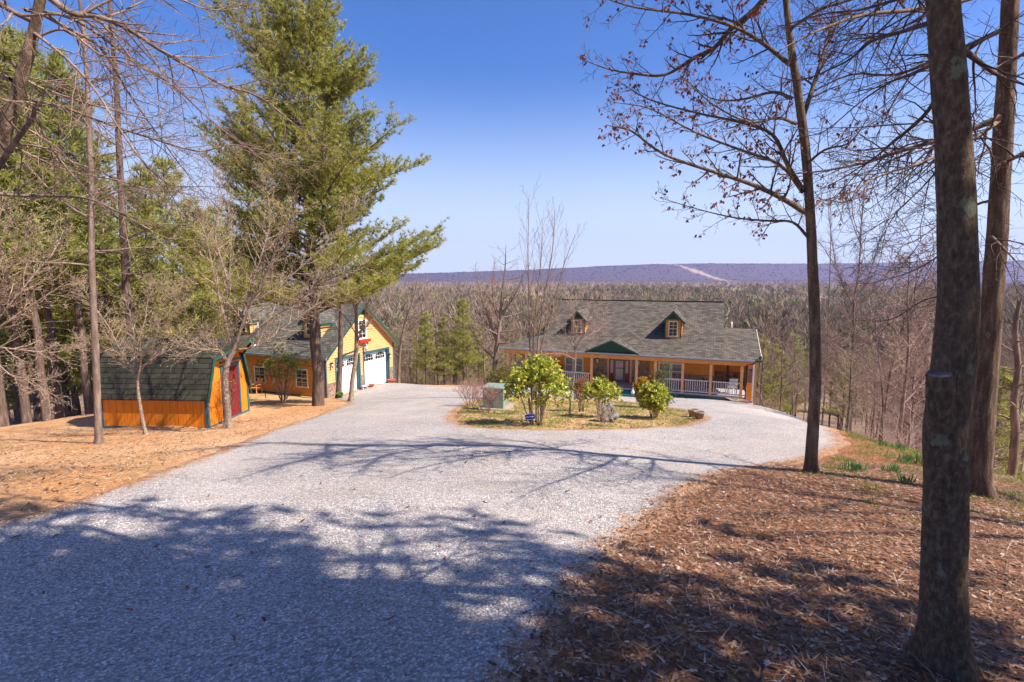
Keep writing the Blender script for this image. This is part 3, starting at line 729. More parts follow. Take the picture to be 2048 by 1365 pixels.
# roof planes: overhang on the near eave; pointed prow over the door
O = .14
ex, ez = -.16, SE - .16*(SBz-SE)/SBx*.35
def shp(side):
    f = (lambda x: x) if side == 0 else (lambda x: SW-x)
    ex = -.16 if side == 0 else -.04
    low = [(f(ex), -O, ez), (f(SBx-.02), -O, SBz+.04), (f(SBx-.02), SL+O, SBz+.04), (f(ex), SL+O, ez)]
    up = [(f(SBx-.05), -O, SBz+.02), (f(SRx), -1.15, SRz+.05), (f(SRx), SL+O, SRz+.05), (f(SBx-.05), SL+O, SBz+.02)]
    return low, up
m = MB(); uu = MB()
for s in (0, 1):
    lo, up = shp(s); m.slab(lo, .05); m.slab(up, .05)
m.build('roof', M['shingle_shed'], shed)
m = MB()
for s in (0, 1):
    lo, up = shp(s)
    for a, b in ((lo[0], lo[1]), (up[0], up[1])):
        a = Vector(a); b = Vector(b); m.bar(a + Vector((0,-.012,-.07)), b + Vector((0,-.012,-.07)), .03, .12)
m.split('fascia', M['trim_green'], shed)
m = MB()
for s in (0, 1):
    lo, up = shp(s); f = (lambda x: x) if s == 0 else (lambda x: SW-x)
    m.slab([(f(SBx-.03), -O+.03, SBz-.06), (f(SRx), -1.08, SRz-.03), (f(SRx), 0, SRz-.03), (f(SBx-.03), 0, SBz-.06)], .01)
m.build('soffit', M['siding_shed'], shed)
m = MB(); b0 = .075
m.box(-.02, SW+.02, -.025, 0.0, -.12, b0); m.box(-.028, 0.0, 0, SL, -.05, b0-.02)
m.box(-.03, .07, -.03, .0, b0, SE); m.box(-.031, 0, 0, .09, b0-.02, SE); m.box(-.03, 0, SL-.09, SL, b0-.02, SE); m.box(SW-.07, SW+.02, -.03, 0, b0, SE)
m.bar((.035, -.015, SE), (SBx+.03, -.015, SBz-.05), .03, .09, (1,0,0)); m.bar((SW-.035, -.015, SE), (SW-SBx-.03, -.015, SBz-.05), .03, .09, (1,0,0))
m.build('corner_trim', M['trim_blue'], shed)
m = MB(); m.box(dcx-dw-.09, dcx-dw, -.05, .0, b0, dh+.1); m.box(dcx+dw, dcx+dw+.09, -.05, 0, b0, dh+.1); m.box(dcx-dw, dcx+dw, -.05, 0, dh, dh+.1); m.box(dcx-dw-.1, dcx+dw+.1, -.07, 0, dh+.2, dh+.27)
m.build('door_frame', M['trim_blue'], shed)
for s in (-1, 1):
    a, b = sorted((dcx+s*.008, dcx+s*dw)); m = MB(); k = 5
    for i in range(k): m.box(a+(b-a)*i/k+.004, a+(b-a)*(i+1)/k-.004, -.02, -.003, b0+.01, dh-.01)
    m.box(a+.02, b-.02, -.035, -.02, .30, .38); m.box(a+.02, b-.02, -.035, -.02, 1.05, 1.13); m.box(a+.02, b-.02, -.035, -.02, 1.85, 1.93)
    d = m.build('door', M['maroon'], shed)
    if s == -1: m = MB(); m.box(dcx-.03, dcx-.012, -.06, -.035, .95, 1.2); m.build('handle', M['black'], d)
m = MB(); zt = SRz-.12
m.poly([(SBx+.28, -.03, SBz-.15), (SW-SBx-.28, -.03, SBz-.15), (SRx+.12, -.03, zt), (SRx-.12, -.03, zt)]); m.build('gable_panel', M['maroon'], shed)
# flood lamp hung under the prow tip
m = MB(); m.tube([(SRx, -1.12, SRz-.03), (SRx+.02, -1.14, SRz-.22)], .015, 6); m.lathe((SRx+.02, -1.18, SRz-.36), [(.05, 0), (.085, .04), (.05, .15)], 10); m.build('flood_lamp', M['gutter'], shed)

# ================================================================ HOUSE
hyaw = R(-21); rc = P(1510, 721, 31.8)
e1 = Vector((math.cos(hyaw), math.sin(hyaw), 0)); HL = 17.3; HZ = -6.35; EV = rc.z - HZ
ho = Vector((rc.x, rc.y, HZ)) - e1*HL
HF = Fr(ho, hyaw)
house = empty('porch_house', ho, hyaw, 'long orange sided house with grey roof, two dormers and a full front porch', 'house')
PD = 2.4; BS = .35; BH = EV+BS*PD; RD = 6.8; RH = HF.onY(1300, 602, RD)[1]
X0 = HF.onY(1127, 603, RD)[0]; X1 = HF.onY(1448, 603, RD)[0]; US = (RH-BH)/(RD-PD)
FL = .42         # porch floor
mk = .3
XR = HL-(BH-EV)/mk; XL = (BH-EV)/mk
# main walls
wins = []
def hw(u0, u1, v0, v1, D):
    a, t = HF.onY(u0, v0, D); b, q = HF.onY(u1, v1, D); return a, b, q, t
w1 = hw(1130, 1167, 713, 746, PD); w2 = hw(1317, 1366, 724, 762, PD); st = (HF.onY(1184, 740, PD)[0], HF.onY(1299, 740, PD)[0]); dr_ = hw(1219, 1259, 716, 773, PD)
DX1 = HF.onY(1428, 760, PD)[0]
m = MB(); m.box(X0+.02, DX1, PD+.02, RD*2-PD, 0, BH-.1); m.box(DX1-.5, HL+.45, 4.3, RD*2-3, -.3, EV+.1); m.build('wall_core', M['orange_flat'], house)
m = MB(); hp = lambda s, z: (s, PD, z)
lap(m, hp, (0,-1,0), X0, DX1, FL, EV-.02, None, [(st[0], st[1], -1, 9)], .16, .016); m.build('porch_wall', M['siding_shade_tone'], house); m = MB(); lap(m, lambda s, z: (DX1, s, z), (1,0,0), PD, 4.3, FL, EV, None, [], .16, .016); m.build('porch_wall', M['siding_shade_tone'], house); m = MB()
lap(m, lambda s, z: (s, 4.28, z), (0,-1,0), DX1, HL+.45, FL+.95, EV, None, [], .16, .016)
m.build('porch_wall', M['siding_shade_tone'], house)
m = MB(); m.box(st[0], dr_[0]-.14, PD-.06, PD+.02, FL, EV-.02); m.box(dr_[1]+.14, st[1], PD-.06, PD+.02, FL, EV-.02)
m.box(w2[0]-.3, DX1+.03, PD-.05, PD, FL, FL+.88); m.box(DX1+.03, HL+.45, 4.2, 4.28, FL, FL+.95); m.box(X0, st[0]-.01, PD-.05, PD, FL, FL+.5)
m.split('stone_veneer', M['stone'], house)
# gable ends of the upper storey and right end of the wing
m = MB(); B2 = RD*2-PD; lap(m, lambda s, z: (X1-.08, s, z), (1,0,0), PD, B2, BH-1.1, RH-.05, lambda z: (PD, B2) if z < BH else (PD+(z-BH)/US, B2-(z-BH)/US), [], .16, .016); m.build('gable_wall', M['siding_lit_tone'], house); m = MB()
lap(m, lambda s, z: (X0+.08, s, z), (-1,0,0), PD, B2, BH-1.1, RH-.05, lambda z: (PD, B2) if z < BH else (PD+(z-BH)/US, B2-(z-BH)/US), [], .16, .016); m.build('gable_wall', M['siding_lit_tone'], house)
# windows, door
hp3 = lambda s, z, d: (s, PD-.016-d, z)
for (a, b, z0_, z1_) in (w1, w2):
    mid = (a+b)/2
    for p0, p1 in ((a, mid-.01), (mid+.01, b)): window(house, hp3, None, p0, p1, z0_, z1_, M['cream'], (1, 2), .10, gm=M['glass2'])
a, b, z0_, z1_ = dr_; z0_ = FL; 
m = MB(); m.box(a-.14, a, PD-.10, PD, FL, z1_+.2); m.box(b, b+.14, PD-.10, PD, FL, z1_+.2); m.split('door_casing', M['soffit'], house)
m = MB(); m.box(a, b, PD-.09, PD, z1_, z1_+.22); m.build('transom', M['cream'], house)
m = MB(); m.box(a, b, PD-.06, PD+.02, FL, z1_); dsur = m.build('door_surround', M['door_red'], house)
for xa in (a+.10, b-.32):
    m = MB(); n = 10; w_ = .2; pts = [(xa+w_/2-w_/2*math.cos(math.pi*i/n), PD-.065, z1_-.22+.1*math.sin(math.pi*i/n)) for i in range(n+1)]; q = [(xa+w_/2+w_/2*math.cos(math.pi*i/n), PD-.065, FL+.75-.1*math.sin(math.pi*i/n)) for i in range(n+1)]
    m.poly(pts+q); m.build('sidelight', M['door_glass'], dsur)
dx0, dx1 = a+(b-a)*.24, b-(b-a)*.24
m = MB(); m.box(dx0, dx0+.13, PD-.12, PD-.06, FL, z1_-.05); m.box(dx1-.13, dx1, PD-.12, PD-.06, FL, z1_-.05); m.box(dx0+.13, dx1-.13, PD-.12, PD-.06, z1_-.18, z1_-.05)
m.box(dx0+.13, dx1-.13, PD-.12, PD-.06, FL, FL+.18); m.box(dx0+.13, dx1-.13, PD-.12, PD-.06, FL+1.0, FL+1.06); sd_ = m.build('storm_door', M['door_grey'], house)
m = MB(); m.box(dx0+.13, dx1-.13, PD-.09, PD-.07, FL+.18, FL+1.0); m.box(dx0+.13, dx1-.13, PD-.09, PD-.07, FL+1.06, z1_-.18); m.build('pane', M['door_glass'], sd_)
m = MB(); m.box(dx1-.11, dx1-.04, PD-.16, PD-.12, FL+.98, FL+1.1); m.build('handle', M['black'], sd_)
for u, v in ((1196, 721), (1277, 725)):
    x, z = HF.onY(u, v, PD-.1); sconce(house, (x, PD-.06, z+.15), (0,-1,0), 1.5)
# porch: floor, skirt, steps, beam, ceiling, posts
PO = .30
m = MB(); m.box(.3, HL-.35, PO, 4.4, FL-.1, FL); m.build('porch_floor', M['deck'], house)
sx0, sx1 = HF.onY(1205, 780, PO)[0], HF.onY(1286, 780, PO)[0]
m = MB(); m.box(.32, HL-1.6, PO+.03, PO+.10, -.5, FL-.1); m.box(.32, .4, PO+.1, 4.4, -.7, FL-.1); m.split('porch_skirt', M['skirt'], house)
m = MB(); m.box(sx0, sx1, PO-.30, PO+.02, -.2, FL-.16); m.box(sx0, sx1, PO-.6, PO-.301, -.2, FL-.32); m.split('step', M['skirt'], house)
m = MB(); m.box(.25, HL-.2, PO-.02, PO+.12, EV-.46, EV-.13); m.box(.25, .39, PO+.12, 6.5, EV-.46, EV-.13); m.box(HL-.34, HL-.2, PO+.12, 4.3, EV-.46, EV-.13); m.split('porch_beam', M['cedar'], house)
m = MB(); m.box(.1, HL-.1, .05, 4.3, EV-.06, EV-.04); m.build('porch_ceiling', M['soffit'], house)
px = [HF.onY(u, 740, PO)[0] for u in (1017, 1052, 1102, 1183, 1273, 1310.5, 1365.5, 1422, 1484)]
for x in px:
    m = MB(); m.box(x-.085, x+.085, PO-.03, PO+.13, FL, EV-.46); m.build('post', M['pale_post'], house, .008)
for y in (2.2, 4.2, 6.2): m = MB(); m.box(.25, .40, y-.07, y+.07, FL, EV-.46); m.build('post', M['pale_post'], house)
def railing(pa, pb):
    m = MB(); pa, pb = Vector(pa), Vector(pb); z = Vector((0,0,1))
    m.bar(pa+z*.88, pb+z*.88, .09, .05); m.bar(pa+z*.12, pb+z*.12, .05, .05); n = max(2, int((pb-pa).length/.135))
    for i in range(1, n): q = pa.lerp(pb, i/n); m.bar(q+z*.12, q+z*.86, .035, .035, (0,1,0))
    m.build('railing', M['dull_white'], house)
for i in (0, 1, 2): railing((px[i]+.09, PO+.05, FL), (px[i+1]-.09, PO+.05, FL))
for i in (5, 6, 7): railing((px[i]+.09, PO+.05, FL), (px[i+1]-.09, PO+.05, FL))
railing((.33, PO+.15, FL), (.33, 6.2, FL))
# end pier: solid stained end panel with white corner board
m = MB(); m.box(HL-.33, HL-.04, PO+.35, PO+.65, -.4, FL+.9); m.build('end_panel', M['orange_flat'], house)
m = MB(); m.box(HL-.33, HL-.04, PO+.35, PO+.65, FL+.9, FL+1.9); m.build('end_stone', M['stone'], house)
m = MB(); m.box(HL-.33, HL-.04, PO+.35, PO+.65, FL+1.9, EV-.1); m.build('end_siding', M['siding_shade_tone'], house)
m = MB(); m.box(HL-.038, HL+.06, PO+.32, PO+.5, -.4, EV-.1); m.build('end_corner_board', M['white'], house)
m = MB(); m.box(HL-.02, HL+.35, 2.6, 4.3, -.6, EV-.05); m.build('wing_wall', M['siding_lit_tone'], house)
m = MB(); xe = HL-.42; m.tube([(HL+.05, .02, EV-.12), (HL-.1, PO-.1, EV-.3), (xe, PO-.1, EV-.38), (xe, PO-.1, .1), (xe-.05, PO-.3, .02)], .04, 8, False); m.build('downspout', M['black'], house)
# roofs
m = MB()
A = (-.05, 0, EV); B = (HL, 0, EV); t_ = .06
rf = MB()
rf.slab([A, B, (XR, PD, BH), (XL, PD, BH)], .05)
wz = lambda D: 2.67-2.85+EV + .27*D
v0 = (EV-wz(0))/.27; D1 = (EV+mk*(HL-X1)-wz(0))/.27
rf.slab([B, (HL, v0, EV), (X1, D1, EV+mk*(HL-X1)), (X1-.3, PD, EV+mk*(HL-X1+.3)), (XR, PD, BH)], .05)
rf.slab([(HL, v0, EV), (HL+.45, v0, EV), (HL+.45, 6.0, wz(6)), (X1-1.6, 6.0, wz(6)), (X1-1.6, D1+.1, wz(D1+.1)), (X1, D1, wz(D1))], .05)
rf.slab([(HL+.45, 6.0, wz(6)), (HL+.45, 11, wz(6)-1.5), (X1-1.6, 11, wz(6)-1.5), (X1-1.6, 6.0, wz(6))], .05)
rf.slab([A, (XL, PD, BH), (XL, 9, BH), (-.05, 9, EV)], .05)
porch_roof = rf.build('porch_roof', M['shingle'], house)
rf = MB(); rf.slab([(X0-.1, PD-.05, BH-.01), (X1, PD-.05, BH-.01), (X1, RD, RH), (X0-.1, RD, RH)], .05); rf.slab([(X1, RD, RH), (X1, B2+.3, BH-.15), (X0-.1, B2+.3, BH-.15), (X0-.1, RD, RH)], .05)
zx = EV+mk*(HL-X1); rf.slab([(XR, PD, BH), (X1, PD-(BH-zx)/US, zx), (X1, PD, BH)], .05)
rf.build('roof', M['shingle'], house)
m = MB(); m.bar((X0-.1, RD, RH+.015), (X1, RD, RH+.015), .22, .035); m.build('ridge_cap', M['shingle_shed'], house)
m = MB(); m.bar((X1+.015, PD, BH-.1), (X1+.015, RD, RH-.08), .03, .16); m.bar((X0-.115, PD, BH-.1), (X0-.115, RD, RH-.08), .03, .16); m.split('rake_board', M['trim_green'], house)
m = MB(); m.box(HL+.43, HL+.47, v0-.05, v0+.35, EV-.22, EV+.20); m.bar((HL+.46, v0+.35, EV+.0), (HL+.46, 6, wz(6)-.1), .03, .15); m.build('wing_rake', M['white'], house)
m = MB(); m.box(-.05, HL+.0, -.10, -.0, EV-.12, EV-.02); m.build('gutter', M['gutter'], house)
m = MB(); m.box(-.05, HL, -.0+.003, .04, EV-.16, EV-.055); m.box(HL+.001, HL+.45, .35, .4, EV-.16, EV-.05); m.split('fascia', M['trim_green'], house)
# entry gable
gp = hw(1170, 1279, 706, 706, 0); gc, gpz = HF.onY(1224, 681, -.1); gw = (gp[1]-gp[0])/2
gc = (gp[0]+gp[1])/2
yb = PD+.2 + (gpz-BH)/US if gpz > BH else (gpz-EV)/BS
eg = MB()
for s in (-1, 1): eg.slab([(gc+s*gw, -.14, EV+.03), (gc, -.14, gpz), (gc, yb, gpz), (gc+s*gw, .05, EV+.03)], .04)
ego = eg.build('entry_gable_roof', M['shingle'], house)
m = MB()
for s in (-1, 1): m.bar((gc+s*(gw-.05), -.16, EV-.02), (gc, -.16, gpz-.07), .03, .10)
m.build('trim', M['trim_green'], ego)
m = MB(); m.poly([(gc-gw+.25, -.02, EV+.02), (gc+gw-.25, -.02, EV+.02), (gc, -.02, gpz-.1)]); m.build('gable_panel', M['dark_green'], ego)
m = MB(); m.box(gc-gw+.1, gc+gw-.1, -.13, -.02, EV-.01, EV+.015); m.build('ledge', M['black'], ego)
# front dormers (reuse with axes swapped through a rotated child frame)
for u in (1155, 1346):
    xc = HF.onY(u, 665, 2.55)[0]
    piv = empty('dormer', (xc, 0, 0), R(-90) + math.pi); piv.parent = house
    # piv local: +x -> house +y ; y -> -x
    piv.rotation_euler = (0, 0, R(90))
    zf = BH+.05
    zpk = HF.onY(u, 622, 2.4)[1]; zev = zpk-.62
    dormer(piv, None, 0, 1.12, PD+.12, zf-.1, zev, zpk-.05, lambda z: PD+(z-BH)/US, (M['siding_shade_tone'], M['shingle'], M['trim_green'], M['dark_green'], M['cream']), 4.5, name='dormer_wall')
m = MB(); m.tube([(HL-1.2, 6.3, wz(6)-.2), (HL-1.2, 6.3, wz(6)+.45)], .04, 8); m.build('vent_pipe', M['white'], house)
# things on and around the porch
def hloc(x, y, z=0): q = HF.o + HF.e1*x + HF.e2*y; return (q.x, q.y, q.z+z)
simple_chair('porch_chair', hloc(HL-1.25, 1.1, FL), hyaw+R(200), M['white'], 'white slatted armchair at the right end of the front porch', 1.05)
simple_chair('porch_chair', hloc(HF.onY(1115, 750, 1.6)[0], 1.7, FL), hyaw, M['maroon'], 'dark red armchair on the left half of the front porch', 1.0)
wc = empty('wind_chime', hloc(HL-1.5, 1.0, EV-.1), 0, 'long black wind chime hanging in the right porch bay', 'wind chime')
m = MB(); m.lathe((0,0,-.35), [(.09, 0), (.09, .03)], 12); m.tube([(0,0,-.32), (0,0,0)], .006, 4); m.build('top_disc', M['black'], wc)
for k in range(5):
    a = k*1.2566; m = MB(); m.tube([(.065*math.cos(a), .065*math.sin(a), -.37), (.065*math.cos(a), .065*math.sin(a), -1.2-.08*k)], .017, 6); m.build('chime_tube', M['black'], wc)
m = MB(); m.tube([(0,0,-.35), (0,0,-1.5)], .005, 4); m.box(-.07, .07, -.008, .008, -1.75, -1.5); m.build('wind_sail', M['black'], wc)
def barrel(loc, r, h, label):
    o = empty('half_barrel_planter', loc, 0, label, 'planter'); m = MB()
    m.lathe((0,0,0), [(r*.84, 0), (r*.95, h*.4), (r, h), (r*.93, h), (r*.92, h*.86)], 20); m.build('staves', M['barrel'], o)
    for z in (.18, .62): m = MB(); m.lathe((0,0,h*z), [(r*(.91+.09*z), 0), (r*(.925+.09*z), .0), (r*(.93+.09*z), .035)], 20); m.build('hoop', M['black'], o)
    m = MB(); m.lathe((0,0,h*.84), [(r*.9, 0), (r*.9, .02)], 16); m.build('soil', M['twig_dark'], o); return o
q = P(1488, 812, 30.6); barrel((q.x, q.y, gz(q.x, q.y)), .50, .48, 'half whiskey barrel planter at the right corner of the porch')
q = P(1467, 808, 30.9); z = gz(q.x, q.y); pot('clay_pot', (q.x, q.y, z), .2, .42, M['planter'], 'small clay pot just left of the half barrel planter')
go = empty('goose_statue', hloc(HF.onY(1266, 780, .05)[0], -.02, FL-.32+.0), 0, 'small white goose statue on the porch step by the front door', 'statue')
m = MB(); m.tube([(0,0,.0),(0,0,.06),(0,.0,.16),(0,-.02,.26),(0,-.03,.36),(0,-.03,.46),(0,-.04,.50)], [.07,.13,.15,.11,.05,.04,.02], 10); m.build('body', M['white'], go)
m = MB(); m.tube([(0,-.03,.47),(0,-.08,.48),(0,-.13,.47)], [.045,.04,.01], 8); m.build('head', M['white'], go)
m = MB(); m.tube([(0,-.12,.47),(0,-.17,.465)], [.018,.004], 6); m.build('beak', M['yellow'], go)

# ================================================================ ISLAND THINGS
tb = G(991, 821); tr_ = empty('utility_box', tb + Vector((0,.45,-.01)), R(-14), 'pale green metal utility transformer box on a slab in the island bed', 'transformer box')
bw, bd, bh = .80, .78, .86
m = MB(); m.box(-bw/2-.12, bw/2+.16, -bd/2-.16, bd/2+.12, -.15, .07); m.build('base_slab', M['concrete'], tr_, .01)
m = MB(); m.box(-bw/2, bw/2, -bd/2, bd/2, .07, bh-.1); m.build('cabinet', M['box_green'], tr_, .02)
m = MB(); m.box(-bw/2-.03, bw/2+.03, -bd/2-.05, bd/2+.03, bh-.1, bh); m.build('lid', M['box_green'], tr_, .035)
m = MB(); m.box(-.01, .01, -bd/2-.008, -bd/2, .09, bh-.12); m.build('door_seam', M['black'], tr_)
m = MB(); m.box(bw/2, bw/2+.004, -bd/2+.18, -bd/2+.34, bh-.32, bh-.15); m.build('warning_sticker', M['yellow'], tr_)
m = MB(); m.box(bw/2, bw/2+.004, -bd/2+.42, -bd/2+.55, bh-.42, bh-.33); m.build('number_sticker', M['sign_blue'], tr_)
# arrow sign
sp_ = P(1060, 834, 13.5); gs = gz(sp_.x, sp_.y)
sg = empty('arrow_sign', (sp_.x, sp_.y, gs), R(0), 'small blue sign with white lettering and an arrow pointing right', 'sign'); H0 = sp_.z-gs
m = MB(); m.bar((0,.012,-.1), (0,.012,H0+.03), .012, .012); m.build('stake', M['twig_tan'], sg)
def rrect(mb, w, h, c, y, d, rot, cx=0, cz=0):
    pts = []
    for (sx, sz, a0) in ((1,1,0),(-1,1,90),(-1,-1,180),(1,-1,270)):
        for k in range(4): a = R(a0+k*30); x = sx*(w/2-c)+c*math.cos(a); z = sz*(h/2-c)+c*math.sin(a); pts.append((cx+x*math.cos(rot)-z*math.sin(rot), cz+x*math.sin(rot)+z*math.cos(rot)))
    f = [(x, y, z) for x, z in pts]; b = [(x, y+d, z) for x, z in pts]; mb.poly(f[::-1]); mb.poly(b)
    for i in range(len(pts)): j = (i+1) % len(pts); mb.poly([f[i], f[j], b[j], b[i]])
ro = R(4)
m = MB(); rrect(m, .285, .158, .035, 0, .006, ro, 0, H0); pl = m.build('plate', M['sign_white'], sg)
m = MB(); rrect(m, .265, .138, .028, -.002, .003, ro, 0, H0); m.build('blue_face', M['sign_blue'], pl)
m = MB()
def sgp(x, z): return (x*math.cos(ro)-z*math.sin(ro), -.005, H0+x*math.sin(ro)+z*math.cos(ro))
def sgr(a, b, c, d): m.poly([sgp(a,c), sgp(b,c), sgp(b,d), sgp(a,d)])
sgr(-.008, .07, -.009, .011); m.poly([sgp(.065,-.032), sgp(.108,.002), sgp(.065,.034)])
x = -.108
for k, w_ in enumerate((.011,.006,.012,.009,.006,.011,.010,.006)):
    sgr(x, x+w_*.8, -.016+.002*(k % 2), .010); x += w_+.0025
m.build('arrow', M['sign_white'], pl)
# boulder
def blob(name, loc, r, m_, seed, sub=4, amp=.18, squash=(1,1,1), parent=None):
    import bmesh
    bm = bmesh.new(); bmesh.ops.create_icosphere(bm, subdivisions=sub, radius=1)
    from mathutils import noise as mn
    for v in bm.verts:
        c = v.co.copy(); k = 1 + amp*mn.fractal(c*1.3+Vector((seed,seed,0)), 1, 2, 4)*1.5 - amp*.6*abs(mn.noise(c*2.5+Vector((seed,0,0))))
        v.co = Vector((c.x*squash[0]*r*k, c.y*squash[1]*r*k, c.z*squash[2]*r*k))
    me = bpy.data.meshes.new(name); bm.to_mesh(me); bm.free(); me.materials.append(m_)
    me.polygons.foreach_set('use_smooth', [amp < .25]*len(me.polygons)); o = bpy.data.objects.new(name, me); col.objects.link(o); o.location = loc
    if parent: o.parent = parent
    return o
rt = NT('pitted_grey_rock', .9, .2); rn = rt.noise(rt.coord('Object', (1,1,.6)), 14, 8, .75); rt.col(rt.ramp(rn, [(.3, (.05,.045,.045)), (.5, (.19,.175,.17)), (.7, (.36,.34,.33))])); rt.bump(rn, 1, .05)
q = G(1219, 845); bl = blob('boulder', q + Vector((0,.25,.16)), .32, rt.m, 4.2, 4, .42, (.82,.7,.95)); tag(bl, 'pitted grey boulder standing in the island bed behind a bare shrub', 'boulder')
for (u, v, r, h, lb) in ((1386, 834, .155, .25, 'left of two weathered clay pots at the right tip of the island bed'), (1398, 838, .15, .24, 'right of two weathered clay pots at the right tip of the island bed')):
    q = G(u, v); pot('clay_pot', (q.x, q.y, q.z-.01), r, h, M['planter'], lb, 'pair of clay pots at the island tip')

# ---------------------------------------------------------------- branching generator
def rvec(rg): 
    v = Vector((rg.gauss(0,1), rg.gauss(0,1), rg.gauss(0,1))); return v.normalized()
class Tree:
    def __init__(s, seed): s.rg = random.Random(seed); s.paths = {}; s.tips = []
    def add(s, pts, rad): s.paths.setdefault(len(pts), []).append((pts, rad))
    def limb(s, pts, r0, r1, lv=0, k=None):
        """smooth limb through the given points (Catmull-Rom)"""
        pts = [Vector(p) for p in pts]; out = []
        q = [pts[0]*2-pts[1]] + pts + [pts[-1]*2-pts[-2]]; sub = 4
        for i in range(1, len(q)-2):
            for j in range(sub):
                t = j/sub; a, b, c, d = q[i-1:i+3]
                out.append(.5*((2*b)+(c-a)*t+(2*a-5*b+4*c-d)*t*t+(3*b-a-3*c+d)*t**3))
        out.append(pts[-1]); n = len(out); rad = [r0+(r1-r0)*(i/(n-1)) for i in range(n)]
        s.add(out, rad); return out, rad
    def walk(s, p, d, L, n, wig, trop, r0, r1):
        rg = s.rg; pts = [p.copy()]; d = d.normalized(); q = p.copy()
        for i in range(n):
            d = (d + rvec(rg)*wig + Vector((0,0,trop))).normalized(); q = q + d*(L/n); pts.append(q.copy())
        rad = [r0+(r1-r0)*i/n for i in range(n+1)]; s.add(pts, rad); return pts, rad
    def sprout(s, path, levels, side=None):
        """levels: list of dict(n, t0, t1, ang, len, wig, trop, seg, r, rmin)"""
        if not levels: s.tips.append((path[0][-1], (path[0][-1]-path[0][-2]).normalized())); return
        L = levels[0]; rg = s.rg; pts, rad = path; n = len(pts)-1
        tot = sum((pts[i+1]-pts[i]).length for i in range(n))
        cnt = L['n'] if not L.get('per') else max(1, int(L['n']*tot+rg.random()))
        ph = rg.random()*6.28
        for k in range(cnt):
            t = L['t0']+(L['t1']-L['t0'])*(k+rg.random())/cnt; f = t*n; i = min(int(f), n-1); fr = f-i
            p = pts[i].lerp(pts[i+1], fr); tg = (pts[i+1]-pts[i]).normalized(); rr = rad[i]+(rad[i+1]-rad[i])*fr
            ph += 2.4+rg.uniform(-.4,.4); x = tg.orthogonal().normalized(); y = tg.cross(x)
            if L.get('flat') is not None:  # keep the spray flat
                h = Vector((0,0,1)).cross(tg); h = h.normalized() if h.length > .1 else x; a = (0 if k % 2 else math.pi)+rg.gauss(0, L['flat'])
                o = h*math.cos(a)+tg.cross(h)*math.sin(a)
            else: o = x*math.cos(ph)+y*math.sin(ph)
            if L.get('upb'): o = (o+Vector((0,0,L['upb']))).normalized()
            an = R(rg.uniform(*L['ang'])); d = tg*math.cos(an)+o*math.sin(an)
            ln = L['len']*(tot if L.get('rel', True) else 1)*rg.uniform(.65,1.25)*(1-L.get('taper',.5)*t)
            if L.get('prof'): ln *= L['prof'](t)
            r0 = max(min(rr*.8, rr*L['r']), L['rmin'])
            ch = s.walk(p, d, ln, L['seg'], L['wig'], L['trop'], r0, max(r0*.3, L['rmin']*.5))
            s.sprout(ch, levels[1:])
        s.tips.append((pts[-1], (pts[-1]-pts[-2]).normalized()))
    def mesh(s, name, m, parent=None, org=Vector((0,0,0)), ks=(8,5,3), filt=None):
        VV = []; FF = []; off = 0
        for n, lst in s.paths.items():
            for kk in (0, 1, 2):
                sel = [(p, r) for p, r in lst if (2 if r[0] < .012 else 1 if r[0] < .05 else 0) == kk and (filt is None or filt(r[0]))]
                if not sel: continue
                k = ks[kk]; Pn = np.array([[tuple(q) for q in p] for p, _ in sel]) - np.array(org); Rd = np.array([r for _, r in sel])
                T = np.gradient(Pn, axis=1); T /= np.linalg.norm(T, axis=2, keepdims=True)+1e-9
                ref = np.where(np.abs(T.mean(1)[:, None, 2:3]) > .85, np.array([[[1.,0,0]]]), np.array([[[.0,0,1.]]]))
                Xv = np.cross(T, np.broadcast_to(ref, T.shape)); Xv /= np.linalg.norm(Xv, axis=2, keepdims=True)+1e-9; Yv = np.cross(T, Xv)
                a = np.arange(k)*6.28319/k
                C = Xv[:,:,None,:]*np.cos(a)[None,None,:,None]+Yv[:,:,None,:]*np.sin(a)[None,None,:,None]
                Vt = Pn[:,:,None,:]+C*Rd[:,:,None,None]
                m_ = len(sel); VV.append(Vt.reshape(-1,3)); ix = (np.arange(m_*n*k).reshape(m_, n, k))+off; off += m_*n*k
                A = ix[:, :-1]; B = ix[:, 1:]; q = np.stack([A, np.roll(A,-1,2), np.roll(B,-1,2), B], -1); FF.append(q.reshape(-1,4))
        return mesh_np(name, np.concatenate(VV), np.concatenate(FF), m, parent, True)
